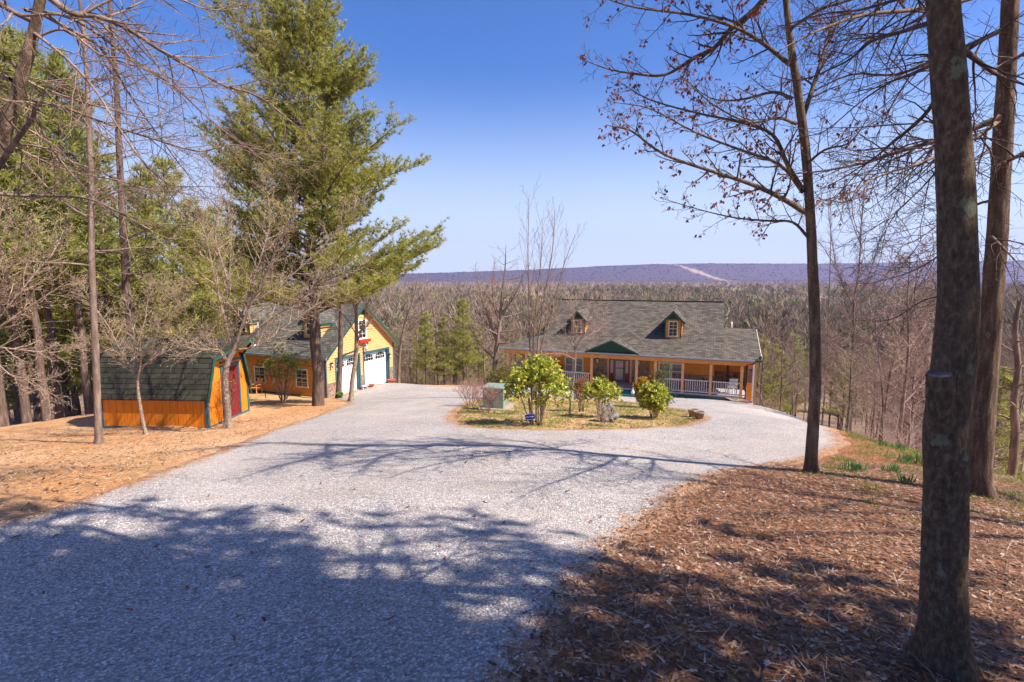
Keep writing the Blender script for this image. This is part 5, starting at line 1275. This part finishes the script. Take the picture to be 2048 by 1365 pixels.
pB = pine_build('pine_tree', 112, 15, .20, 2.6, 4.0, prof1, M['bark_pine'], M['needle'], per=9, whorl=.62, nl=7, tl=.44, tw=.034, dens=.7, sub=.36)
pC = pine_build('pine_tree', 113, 18, .19, 6.5, 3.8, prof1, M['bark_pine'], M['needle_dark'], per=9, whorl=.66, nl=7, tl=.44, tw=.034, dens=.7, sub=.38)
used = set(); rg = random.Random(77)
def put(proto, x, y, s, label, cat, group, rz=None):
    f = proto.name not in used; used.add(proto.name)
    return place(proto, x, y, rg.uniform(0,6.28) if rz is None else rz, s, label, cat, group, first=f)
def xu(u, Y): return ratios(u, 556)[0]*Y
GP = 'pines standing behind the shed'
spec = [(pC,20,24,1.0),(pC,88,26,1.05),(pC,150,25,.95),(pC,-30,21,1.0),(pC,-75,27,1.1),(pA,45,33,1.0),(pB,125,34,.95),(pC,182,29,1.02),(pB,60,42,1.05),(pA,205,36,1.05),(pB,300,33,1.0),(pA,345,39,1.12),(pB,395,36,.92),
        (pA,440,43,1.0),(pB,270,44,1.1),(pA,160,50,1.15),(pB,0,48,1.1),(pA,-60,38,1.0),(pB,355,52,1.0),(pA,410,56,.9),(pC,108,38,1.1),(pC,10,38,1.1),(pB,480,60,.75),(pA,230,58,1.2),(pB,100,60,1.2),(pA,-20,62,1.2),(pC,60,22,.9)]
for i, (p, u, Y, s) in enumerate(spec):
    where = 'at the far left edge' if u < 60 else 'left of the shed' if u < 205 else 'behind the shed' if u < 400 else 'left of the garage'
    kind = 'tall dark pine with a bare lower trunk' if p is pC else 'bushy green pine' if p is pB else 'broad sunlit green pine'
    dist = 'nearest row' if Y < 28 else 'middle row' if Y < 42 else 'rearmost row'
    put(p, xu(u, Y), Y, s, '%s %s, %s' % (kind, where, dist), 'pine tree', GP)
for (u, Y, s, lb) in ((848,46,.42,'young green pine left of the dark forked tree beyond the gravel'),(885,52,.48,'young green pine beyond the gravel turning area'),(925,47,.50,'young bushy pine just left of the porch'),(905,62,.62,'taller pine behind the young pines left of the porch'),(955,60,.55,'green pine beyond the left end of the porch'),(1045,75,.6,'green pine showing above the left porch roof'),
        (1530,62,.75,'green pine right behind the wing roof'),(1560,55,.62,'dark green pine right of the wing roof'),(1600,80,.8,'green pine on the slope behind the russet oak'),(1500,90,.8,'green pine showing above the wing roof'),(1450,120,.7,'small pine above the right roof end'),
        (1850,60,.7,'green pine among bare trees in the ravine right of the oak'),(2030,36,.7,'dark pine in the ravine at the far right edge'),(1700,70,.7,'green pine in the ravine behind the forked tree'),(1290,170,.8,'lone pine above the middle of the house roof'),(1130,190,.8,'pine above the left dormer in the valley'),(1200,200,.8,'pine between the dormers in the valley'),(1515,75,.62,'rounded green pine low behind the wing roof'),(1580,68,.66,'green pine left of the russet oak trunk'),(1610,95,.8,'green pine just left of the russet oak'),(1545,110,.8,'green pine farther down behind the wing roof'),(1480,150,.9,'green pine over the right end of the ridge'),(1750,85,.8,'green pine seen between the oak and the nearest trunk'),(1800,110,.9,'farther green pine seen between the oak and the nearest trunk'),(820,70,.6,'green pine right of the garage gable'),(865,85,.7,'farther green pine right of the garage gable'),(1000,95,.7,'green pine behind the dark forked tree'),(935,110,.8,'distant green pine left of the porch roof')):
    put(pB if s > .6 else pA, xu(u, Y), Y, s, lb, 'pine tree', 'pines beyond the house')

# ================================================================ BARE WOODS
protos = [bare_proto('bare_tree', 201, 13, .13, M['bark_grey'], M['twig_warm'], 1.45, 20, .38, rmin=.009), bare_proto('bare_tree', 202, 11, .11, M['bark_grey'], M['twig_pink'], 1.45, 22, .36, rmin=.009),
          bare_proto('bare_tree', 203, 14, .16, M['bark_oak'], M['twig_warm'], 1.4, 20, .42, rmin=.010), bare_proto('bare_tree', 204, 9, .08, M['bark_grey'], M['twig_tan'], 1.45, 20, .40, rmin=.008),
          bare_proto('bare_tree', 205, 12, .12, M['bark_grey'], M['twig_pink'], 1.4, 22, .34, lean=.08, rmin=.009)]
protos = [p[0] for p in protos]
ol_r, ol_t = bare_proto('budding_tree', 206, 10, .10, M['bark_grey'], M['twig_warm'], 1.2, 20, .38, rmin=.008); rq = random.Random(4); tq = [(p, d) for p, d in ol_t.tips if rq.random() < .55]
leaf_cloud('leaves', [tuple(p) for p, d in tq], [tuple(d) for p, d in tq], .13, .045, M['olive'], ol_r, 2, .9, 6); protos.append(ol_r)
kinds = ['tall warm grey bare tree', 'pinkish bare tree', 'dark trunked bare tree', 'small pale bare tree', 'leaning pinkish bare tree', 'olive green budding tree']
def sun_ok(x, y): return True
cnt = 0
def region(u0, u1, Y0, Y1, n, where, smin=.8, smax=1.15, bias=1.0, ks=None):
    global cnt
    for i in range(n):
        Y = Y0+(Y1-Y0)*rg.random()**bias; u = rg.uniform(u0, u1); x = xu(u, Y); k = rg.choice(ks or (0,1,2,3,4))
        if sdrive(np.array([x]), np.array([Y]))[0] > -2: continue
        lx, ly = (Vector((x,Y,0))-HF.o).dot(HF.e1), (Vector((x,Y,0))-HF.o).dot(HF.e2)
        if -1.5 < lx < HL+1.5 and -2 < ly < 15: continue
        lx, ly = (Vector((x,Y,0))-GF.o).dot(GF.e1), (Vector((x,Y,0))-GF.o).dot(GF.e2)
        if -2 < lx < GW+2 and -2 < ly < GL+2: continue
        d = ', near' if Y < Y0+(Y1-Y0)*.33 else ', halfway' if Y < Y0+(Y1-Y0)*.66 else ', far'
        put(protos[k], x, Y, rg.uniform(smin, smax), '%s %s%s' % (kinds[k], where, d), 'tree', 'bare trees '+where); cnt += 1
region(1500, 1640, 36, 75, 26, 'right behind the porch corner', .6, .95)
region(1640, 2060, 19, 34, 20, 'on the ravine slope at the right', .5, .85)
region(1640, 2100, 32, 75, 46, 'down in the ravine at the right', .7, 1.05)
region(1500, 2100, 75, 140, 34, 'on the far side of the ravine', .8, 1.1)
region(770, 1000, 48, 90, 30, 'between the garage and the house', .6, .95)
region(800, 1130, 85, 150, 22, 'in the valley left of the house', .8, 1.05)
region(1100, 1500, 90, 170, 22, 'in the valley behind the house roof', .8, 1.0)
region(430, 800, 50, 110, 24, 'behind the garage roof', .6, .95)
region(-60, 430, 40, 80, 22, 'behind the pine stand', .7, 1.0)
region(1500, 2080, 30, 110, 30, 'scattered down the ravine', .7, 1.0, ks=(5,))
region(790, 1010, 48, 110, 16, 'between garage and porch', .6, .95, ks=(5,))
region(1050, 1520, 90, 170, 16, 'beyond the house ridge', .8, 1.1, ks=(5,))
region(300, 760, 46, 90, 10, 'behind the garage', .7, 1.0, ks=(5,))
# brush
def brush(label, pts, seed, H=1.8, n=14, m=None, name='brush'):
    root = empty(name, (pts[0][0], pts[0][1], gz(*pts[0])), 0); t = Tree(seed); b = Vector(root.location)
    for (x, y) in pts:
        q = Vector((x, y, gz(x, y)-.1))
        for k in range(n):
            a = t.rg.uniform(0,6.28); p = t.walk(q+Vector((t.rg.gauss(0,.6), t.rg.gauss(0,.6), 0)), Vector((math.cos(a)*.6, math.sin(a)*.6, 1)), H*t.rg.uniform(.6,1.3), 6, .2, .0, .014, .005)
            t.sprout(p, [dict(n=6, t0=.2, t1=1, ang=(30,60), len=.45, wig=.2, trop=.02, seg=4, r=.6, rmin=.006), dict(n=3, t0=.2, t1=1, ang=(30,60), len=.5, wig=.2, trop=.02, seg=3, r=.7, rmin=.005)])
    o = t.mesh('undergrowth', m, None, Vector((0,0,0)), ks=(4,3,3)); bpy.data.objects.remove(root); return tag(o, label, 'undergrowth', kind='stuff')
def scat(u0, u1, Y0, Y1, n, s):
    r = random.Random(s); out = []
    while len(out) < n:
        Y = r.uniform(Y0, Y1); x = xu(r.uniform(u0, u1), Y)
        if sdrive(np.array([x]), np.array([Y]))[0] < -1.2: out.append((x, Y))
    return out
brush('tangled bare undergrowth on the slope right of the house and gravel', scat(1515,2120,15,48,95,1), 301, 2.2, 12, M['twig_pink'])
brush('tangled bare undergrowth beyond the gravel between garage and house', scat(790,1000,43,60,30,2), 302, 2.2, 12, M['twig_warm'])
brush('thin bare undergrowth beneath the pine stand', scat(-40,470,30,48,40,3), 303, 2.0, 9, M['twig_warm'])

# ================================================================ FAR WOODS (one mass)
rs = np.random.RandomState(5)
def far_wood(name, label, n, Y0, Y1, H, ntri, m, seed, green=0.0, pw=1.6, sz0=.10, w0=.22):
    rs = np.random.RandomState(seed)
    Y = Y0+(Y1-Y0)*rs.rand(n)**pw; X_ = (rs.rand(n)*2.5-1.3)*Y
    ok = (fieldw(X_, Y) < .15); X_, Y = X_[ok], Y[ok]; n = len(X_); Z = terrain(X_, Y)
    clump = sines(X_, Y, 90, 21)
    h = H*rs.uniform(.6,1.15,n)*(1+.25*clump); k = ntri
    a = rs.rand(n,k)*6.28; rr = np.sqrt(rs.rand(n,k)); zz = rs.rand(n,k)
    env = (1-zz)**.8 if green else np.sqrt(np.clip(1-(zz*1.5-.6)**2*1.0, .05, 1))
    R_ = h[:,None]*(.22 if green else .36)*env*rr
    c = np.stack([X_[:,None]+R_*np.cos(a), Y[:,None]+R_*np.sin(a), Z[:,None]+h[:,None]*(.18+.8*zz)], -1)
    sz = h[:,None]*(.13 if green else sz0)*rs.uniform(.6,1.3,(n,k))
    out = np.stack([np.cos(a)*.6, np.sin(a)*.6, np.ones_like(a)*(.4 if green else 1.2)], -1); out /= np.linalg.norm(out, axis=-1, keepdims=True)
    sd_ = rs.normal(0,1,(n,k,3)); sd_ /= np.linalg.norm(sd_, axis=-1, keepdims=True)
    w = .45 if green else w0
    V = np.stack([c-out*sz[...,None]*.6-sd_*sz[...,None]*w, c-out*sz[...,None]*.6+sd_*sz[...,None]*w, c+out*sz[...,None]*1.1], 2).reshape(-1,3)
    T = np.repeat(np.clip(.5+.3*clump[:,None]+rs.normal(0,.22,(n,1))+rs.normal(0,.1,(n,k)), 0, 1).ravel(), 3)
    # trunks
    F = np.arange(len(V)).reshape(-1,3); o = mesh_np(name, V, F, m, None, False, tint=T); return tag(o, label, 'woodland', kind='stuff')
fw = leafmat('far_bare_crowns', [(0, (.11,.078,.055)), (.4, (.20,.150,.11)), (.7, (.28,.215,.155)), (.85, (.30,.23,.15)), (1, (.30,.29,.12))], .1, .9, .05)
fg = leafmat('far_pine_crowns', [(0, (.07,.11,.04)), (.6, (.15,.20,.06)), (1, (.25,.28,.10))], .1, .9, .05)
far_wood('bare_woodland', 'mass of bare brown woodland filling the valley beyond the house', 2600, 130, 420, 17, 200, fw, 11, pw=1.2, sz0=.075, w0=.13)
far_wood('middle_woodland', 'bare woodland halfway across the valley below the ridge', 4200, 400, 1000, 16, 60, fw, 14, pw=1.2, sz0=.10, w0=.22)
far_wood('distant_woodland', 'distant bare woodland on the plain below the ridge', 9000, 950, 3700, 14, 22, fw, 12, pw=1.3, sz0=.15, w0=.35)
far_wood('pine_woodland', 'scattered dark green pines mixed through the valley woodland', 1500, 130, 1100, 13, 110, fg, 13, 1, pw=1.3)
# ridge canopy roughness
Yr = 3750+rs.rand(16000)*800; Xr = (rs.rand(16000)*2.4-1.2)*Yr; k = np.abs(Xr-1590+(Yr-3800)*.28) > 40; Xr, Yr = Xr[k], Yr[k]; n = len(Xr); Zr = terrain(Xr, Yr)
d = rs.normal(0,1,(n,3,3))*np.array([8,8,2]); d[:,:,2] = np.array([-2,-2,4])+rs.normal(0,1,(n,3)); V = np.stack([Xr,Yr,Zr],-1)[:,None]+d
rm = leafmat('ridge_crowns', [(0, (.075,.054,.058)), (1, (.112,.080,.084))], 0, .95, 0)
tag(mesh_np('ridge_woodland', V.reshape(-1,3), np.arange(n*3).reshape(-1,3), rm, None, False, tint=np.repeat(rs.rand(n),3)), 'bare woodland covering the long blue ridge on the horizon', 'woodland', kind='stuff')

# ================================================================ SHRUBS
def shrub(name, label, base, W, H, seed, leafm, ll, lw, per, stems=9, q0=.08, ms=.45, h0=.35, droop=.25, twm=None, nb=9, shape='leaf', dome=.5, up=.15, rot=0, spread=.75, extra=1, sub=6):
    g = Vector(base); root = empty(name, g, 0, label, 'shrub'); t = Tree(seed); rg = t.rg
    for k in range(stems):
        a = k*2.4+rg.uniform(-.3,.3); rr = W/2*math.sqrt((k+.5)/stems)*rg.uniform(.75,1.05)
        top = Vector((math.cos(a)*rr, math.sin(a)*rr*.9, H*(1-dome*(rr/(W/2))**2)*rg.uniform(.78,1.0))); q = Vector((math.cos(a)*q0, math.sin(a)*q0, -.08))
        mid = Vector((top.x*ms, top.y*ms, H*h0*rg.uniform(.8,1.2))); p = t.limb([g+q, g+mid, g+top*.8+Vector((0,0,top.z*.02)), g+top], .022*H/1.6, .007)
        t.sprout(p, [dict(n=nb, t0=.35, t1=1, ang=(30,70), len=.36, wig=.2, trop=up, seg=5, r=.6, rmin=.005, taper=.3), dict(n=sub, t0=.25, t1=1, ang=(30,70), len=.5, wig=.2, trop=up, seg=3, r=.7, rmin=.0035, taper=.2)])
    t.mesh('stems', twm or M['twig_warm'], root, g, ks=(7,5,3))
    if leafm:
        tp = [(p, d) for p, d in t.tips if (p.z-g.z) > H*h0*.75]
        ps = []; ds = []
        for p, d in tp:
            for e in range(extra): ps.append(tuple(p-g+rvec(rg)*.06*e)); ds.append(tuple((d*.5+rvec(rg)*.6).normalized()))
        leaf_cloud('leaves', ps, ds, ll, lw, leafm, root, per, spread, seed, shape, droop=droop)
    return root
g = G(1062, 851); shrub('rhododendron', 'largest rhododendron with bare lower stems behind the blue arrow sign', g+Vector((.15,.1,0)), 1.45, 1.62, 401, M['rhodo'], .125, .024, 8, stems=11, q0=.13, ms=.7, h0=.55, droop=.4, dome=.35, nb=9)
g = G(1203, 836); shrub('rhododendron', 'leggy rhododendron with yellowing leaves above the grey boulder', g+Vector((0,.15,0)), 1.0, 1.10, 402, M['rhodo'], .12, .023, 5, stems=10, h0=.6, droop=.3, dome=.3, nb=6)
g = G(1308, 836); shrub('rhododendron', 'full rhododendron leafy to the ground beside the small spruce', g, 1.0, .98, 403, M['rhodo'], .10, .020, 6, stems=16, h0=.2, droop=.2, dome=.45, nb=9)
g = G(1163, 824); shrub('nandina_shrub', 'thin shrub with red and green leaves right of the young red budded tree', g, .55, 1.15, 404, M['nandina'], .06, .012, 4, stems=10, h0=.25, droop=.1, dome=.25, nb=9)
g = G(1286, 815); shrub('forsythia_shrub', 'upright golden shrub near the porch steps', g+Vector((0,.2,-.15)), .45, 1.12, 405, M['forsythia'], .05, .014, 5, stems=24, h0=.15, droop=0, dome=.25, nb=10, up=.25, extra=2)
g = G(1003, 800); shrub('boxwood_shrub', 'rounded olive brown shrub behind the utility box', g+Vector((0,.8,0)), 1.7, 1.35, 406, M['box'], .04, .014, 5, stems=24, h0=.25, droop=0, dome=.5, nb=10, extra=2)
g = G(942, 813); shrub('bare_shrub', 'low bare pinkish shrub at the left tip of the island bed', g, 1.5, 1.05, 407, M['bud_red'], .03, .009, 1, stems=14, h0=.2, twm=M['twig_pink'], dome=.4)
g = G(972, 826); shrub('bare_shrub', 'low bare shrub in front of the utility box', g, 1.15, .85, 408, M['bud_red'], .03, .009, 1, stems=12, h0=.2, twm=M['twig_pink'], dome=.3)
g = G(1207, 853); shrub('bare_shrub', 'small leafless pale shrub touching the front of the grey boulder', g, .7, .6, 409, None, .03, .009, 1, stems=9, h0=.2, twm=M['twig_tan'], dome=.3)
g = G(560, 815); shrub('garden_shrub', 'tall airy shrub with new green leaves in front of the garage side wall', g+Vector((-1.2,3.0,-.4)), 2.4, 2.6, 410, M['newleaf'], .09, .028, 3, stems=10, h0=.25, droop=.1, dome=.45, nb=8, sub=5, extra=2)
g = G(520, 790); shrub('garden_shrub', 'low leafy green shrub between the shed and the garage wall', g+Vector((0,3.0,-.3)), 2.4, 1.2, 411, M['newleaf'], .07, .022, 4, stems=12, h0=.2, dome=.4)
g = G(678, 797); shrub('weed_clump', 'small green weed clump at the foot of the pine stem by the garage', g+Vector((.15,-.3,0)), .45, .45, 412, M['newleaf'], .06, .02, 4, stems=7, h0=.1)
g = G(428, 856); shrub('vine_shrub', 'thin leafy vine climbing the front corner of the shed', g+Vector((.25,.5,0)), .5, 1.7, 413, M['newleaf'], .05, .016, 1, stems=5, h0=.2, dome=.1, nb=6)
# little spruce
g = G(1330, 818); sp = pine_build('spruce_tree', 421, 1.5, .05, .10, .6, lambda f: (1-f)**.9, M['bark_oak'], M['spruce'], per=9, whorl=.12, nl=6, tl=.06, tw=.008, dens=2.2, sub=.14, limb_up=.02, dead=False)
tag(sp, 'small bright green spruce behind the full rhododendron', 'spruce tree'); sp.location = g+Vector((0,.6,-.05))
# garden fence
f0 = GF.o+GF.e1*-2.6+GF.e2*1.0; f1 = GF.o+GF.e1*-2.6+GF.e2*8.6
fe = empty('wire_fence', (f0.x, f0.y, gz(f0.x,f0.y)), 0, 'low dark wire fence round the shrubs between the shed and the garage', 'fence'); b0 = Vector(fe.location)
for k in range(6):
    p = f0.lerp(f1, k/5); z = gz(p.x, p.y); m = MB(); m.tube([(p.x-b0.x, p.y-b0.y, z-b0.z-.2), (p.x-b0.x, p.y-b0.y, z-b0.z+1.0)], .022, 6); m.build('post', M['black'], fe)
m = MB()
for h in (.25,.5,.75,.95):
    for k in range(5):
        p = f0.lerp(f1, k/5); q = f0.lerp(f1, (k+1)/5); m.bar((p.x-b0.x, p.y-b0.y, gz(p.x,p.y)-b0.z+h), (q.x-b0.x, q.y-b0.y, gz(q.x,q.y)-b0.z+h), .008, .008)
m.build('wire', M['black'], fe)
# daffodil clumps
for (u, v, r, n, lb) in ((1708,942,.16,40,'daffodil leaf clump on the lawn below the forked tree'),(1786,945,.12,22,'small daffodil leaf clump left of the nearest trunk'),(1829,925,.28,80,'broad daffodil leaf patch just left of the nearest trunk'),(1797,900,.16,24,'daffodil leaves at the lawn edge behind the broad patch'),(1765,893,.10,14,'tiny daffodil tuft at the brow of the slope'),(1812,968,.10,16,'sparse daffodil tuft nearest the smooth trunk')):
    g = G(u, v); r2 = np.random.RandomState(int(u)); p = np.stack([r2.normal(0,r*.6,n), r2.normal(0,r*.6,n), np.zeros(n)-.02], -1); p[:,2] += terrain(p[:,0]+g.x, p[:,1]+g.y)-g.z
    d = np.stack([r2.normal(0,.22,n), r2.normal(0,.22,n), np.ones(n)], -1)
    o = leaf_cloud('daffodil_clump', p, d, .20, .009, M['daff'], None, 2, .12, int(v)); o.location = g; tag(o, lb, 'flowers', 'daffodil clumps on the lawn')
# ================================================================ LITTER
def litter(name, label, n, box, keep, L, m, seed, lift=.012, flat=.35, wr=.42):
    rs = np.random.RandomState(seed); x = rs.uniform(box[0], box[1], n*4); y = box[2]+(box[3]-box[2])*rs.rand(n*4)**1.5; k = keep(x, y, rs); x, y = x[k][:n], y[k][:n]; n = len(x); z = GZ(x, y)+lift*rs.uniform(.2,1.6,n)
    z = z+np.where(sdrive(x, y) > 0, .018, 0)
    a = rs.rand(n)*6.28; l = L*rs.uniform(.5,1.3,n); w = l*wr*rs.uniform(.6,1.2,n); c, s = np.cos(a), np.sin(a); tl = rs.normal(0, flat, (n,4))
    prof = [(-1,0,0),(-.55,.75,0),(-.15,.45,0),(.25,.95,0),(.7,.5,0),(1,0,0),(.7,-.5,0),(.25,-.95,0),(-.15,-.45,0),(-.55,-.75,0)]
    V = []
    for i, (p, q, _) in enumerate(prof):
        lx = p*l*.5; ly = q*w*.5; V.append(np.stack([x+lx*c-ly*s, y+lx*s+ly*c, z+np.abs(l*.25*(np.abs(q)*.6*np.abs(tl[:,0])+p*tl[:,1]*.5))+.0], -1))
    V = np.stack(V, 1).reshape(-1,3); b = np.arange(n)[:,None]*10
    F = np.concatenate([b+[0,1,9,9], b+[1,2,8,9], b+[2,3,7,8], b+[3,4,6,7], b+[4,5,6,6]], 0)
    quads = np.concatenate([b+[1,2,8,9], b+[2,3,7,8], b+[3,4,6,7]], 0); tris = np.concatenate([b+[0,1,9], b+[4,5,6]], 0)
    F = np.concatenate([quads[:,[0,1,2]], quads[:,[0,2,3]], tris], 0)
    o = mesh_np(name, V, F, m, None, False, tint=np.repeat(rs.rand(n), 10)); return tag(o, label, 'leaf litter', kind='stuff')
onlit = lambda x, y, rs: (sdrive(x, y) < .15+rs.normal(0,.15,len(x))) & (x > -.5)
litter('leaf_litter', 'brown dead leaves covering the ground right of the gravel', 42000, (-.5,9.5,.9,9.0), onlit, .047, M['litter'], 1, wr=.62)
litter('leaf_litter', 'scattered dead leaves on the pine straw left of the gravel', 5000, (-18,-2,4,22), lambda x,y,rs: (sdrive(x,y) < -.1), .09, M['litter'], 2)
litter('island_litter', 'dead leaves scattered over the island bed', 3500, (-3,9,12,24), lambda x,y,rs: inpoly(x,y,ISL), .10, M['litter'], 3)
litter('stray_leaves', 'stray brown leaves lying on the gravel', 220, (-9,6,2.2,16), lambda x,y,rs: sdrive(x,y) > .2, .065, M['redleaf'], 4)
def needles(name, label, n, box, keep, L, m, seed, W=.004):
    rs = np.random.RandomState(seed); x = rs.uniform(box[0], box[1], n*3); y = box[2]+(box[3]-box[2])*rs.rand(n*3)**1.4; k = keep(x, y, rs); x, y = x[k][:n], y[k][:n]; n = len(x); z = GZ(x, y)+.004+.012*rs.rand(n)+np.where(sdrive(x, y) > 0, .015, 0)
    a = rs.rand(n)*6.28; l = L*rs.uniform(.5,1.4,n); c, s = np.cos(a)*l, np.sin(a)*l; w = W
    V = np.stack([np.stack([x-s/l*w, y+c/l*w, z],-1), np.stack([x+s/l*w, y-c/l*w, z],-1), np.stack([x+c, y+s, z+rs.rand(n)*.02],-1)], 1).reshape(-1,3)
    return tag(mesh_np(name, V, np.arange(n*3).reshape(-1,3), m, None, False, tint=np.repeat(rs.rand(n),3)), label, 'ground litter', kind='stuff')
M['twiglit'] = leafmat('fallen_twigs', [(0, (.12,.075,.05)), (.6, (.30,.20,.15)), (1, (.50,.40,.34))], 0, .8)
needles('fallen_twigs', 'thin fallen twigs scattered over the dead leaves', 5000, (-1,9,.9,9), onlit, .22, M['twiglit'], 6, .0035)
M['straw'] = leafmat('pine_straw', [(0, (.15,.07,.03)), (.5, (.42,.24,.11)), (1, (.68,.50,.32))], 0, .8)
needles('fine_litter', 'fine brown straw and leaf scraps between the dead leaves', 45000, (-1,9.5,.9,9), onlit, .07, M["litter"], 9, .006)
needles('pine_straw', 'orange pine needles covering the ground round the shed', 30000, (-20,-1.5,3.5,26), lambda x,y,rs: sdrive(x,y) < .25+rs.normal(0,.3,len(x)), .16, M['straw'], 7, .006)
def grass(name, label, n, box, keep, L, seed):
    rs = np.random.RandomState(seed); x = rs.uniform(box[0], box[1], n*4); y = rs.uniform(box[2], box[3], n*4); k = keep(x, y, rs); x, y = x[k][:n], y[k][:n]
    o = leaf_cloud(name, np.stack([x, y, GZ(x, y)], -1), np.tile([0,0,1.], (len(x),1)), L, .004, M['grass'], None, 5, .55, seed, 'needle', jit=.02); return tag(o, label, 'grass', kind='stuff')
grass('island_grass', 'thin yellowing grass growing in the island bed', 9000, (-3,9,12,24), lambda x,y,rs: inpoly(x,y,ISL) & (sines(x,y,1.5,31)+rs.normal(0,.3,len(x)) > .05), .07, 1)
grass('lawn_grass', 'patchy grass on the brow of the slope right of the gravel', 9000, (4.5,11,5.5,16), lambda x,y,rs: (sdrive(x,y) < -.1) & (sines(x,y,1.2,32)+rs.normal(0,.3,len(x))+(x-7)*.15 > .1), .06, 2)
grass('weed_tufts', 'small green tufts poking through the dead leaves and straw', 1400, (-14,8,1.5,14), lambda x,y,rs: (sdrive(x,y) < -.2) & (sines(x,y,.8,33) > .42), .05, 3)
# foreground stones
def stones(n, box, seed):
    rs = np.random.RandomState(seed); x = rs.uniform(box[0], box[1], n*2); y = box[2]+(box[3]-box[2])*rs.rand(n*2)**1.3; k = sdrive(x, y) > .12+np.abs(rs.normal(0,.12,n*2)); x, y = x[k][:n], y[k][:n]; n = len(x); z = GZ(x, y)+.016
    o6 = np.array([[1,0,0],[0,1,0],[-1,0,0],[0,-1,0],[0,0,1],[0,0,-1.]]); s = .0115*rs.uniform(.45,1.25,(n,1,1)); j = o6[None]*rs.uniform(.6,1.3,(n,6,1)); j = j+rs.normal(0,.18,(n,6,3)); j[:,:,2] *= .7
    a = rs.rand(n,1)*6.28; X2 = j[:,:,0]*np.cos(a)-j[:,:,1]*np.sin(a); Y2 = j[:,:,0]*np.sin(a)+j[:,:,1]*np.cos(a); j[:,:,0] = X2; j[:,:,1] = Y2
    V = (np.stack([x,y,z],-1)[:,None]+j*s).reshape(-1,3); f = np.array([[0,1,4],[1,2,4],[2,3,4],[3,0,4],[1,0,5],[2,1,5],[3,2,5],[0,3,5]]); F = (np.arange(n)[:,None,None]*6+f).reshape(-1,3)
    sm = leafmat('loose_stone', [(0, (.16,.145,.15)), (.4, (.34,.315,.32)), (.8, (.52,.49,.50)), (1, (.70,.67,.67))], 0, .85)
    tag(mesh_np('loose_gravel', V, F, sm, None, False, tint=np.repeat(rs.rand(n),6)), 'loose grey crushed stones in the foreground of the driveway', 'gravel', kind='stuff')
stones(60000, (-6,2.5,1.2,6.5), 8)

# ================================================================ SHADE TREES BEHIND THE VIEWPOINT
shp_ = pine_build('shade_pine_tree', 501, 15, .3, 5.5, 4.0, lambda f: (1-f)**.5, M['bark_pine'], M['needle_dark'], per=7, whorl=.7, nl=6, tl=.4, tw=.05, dens=.7, sub=.42)
sp_list = [(6.6,-.6,1.0),(2.6,-2.6,1.0),(8.8,-2.0,1.05),(4.6,-1.6,1.1),(3.4,-1.2,.9)]
for i, (x, y, s) in enumerate(sp_list):
    place(shp_, x, y, i*1.7, s, 'tall pine standing behind the viewpoint and shading the near gravel', 'pine tree', 'pines behind the viewpoint', first=(i == 0))
br = bare_proto('shade_tree', 511, 13, .2, M['bark_oak'], M['bark_oak'], 1, 18, .5)[0]
for i, (x, y, s) in enumerate([(12.5,2.2,1.0),(15.5,-1.5,1.0),(11.6,-1.6,1.0)]):
    place(br, x, y, i*2.1+1, s, 'bare tree standing right of the viewpoint outside the photograph', 'tree', 'bare trees right of the viewpoint', first=(i == 0))

# ================================================================ HAZE
m = MB(); m.box(-7000, 7000, -420, 5400, -60, 420); hz = m.build('haze', M['white']); hm = bpy.data.materials.new('air_haze'); hm.use_nodes = True
nt = hm.node_tree; nt.nodes.remove(nt.nodes['Principled BSDF']); pv = nt.nodes.new('ShaderNodeVolumePrincipled'); pv.inputs['Color'].default_value = (.46,.54,1,1); pv.inputs['Density'].default_value = 1.0e-4; pv.inputs['Anisotropy'].default_value = .3
nt.links.new(pv.outputs[0], nt.nodes['Material Output'].inputs['Volume']); hz.data.materials.clear(); hz.data.materials.append(hm); tag(hz, kind='stuff')
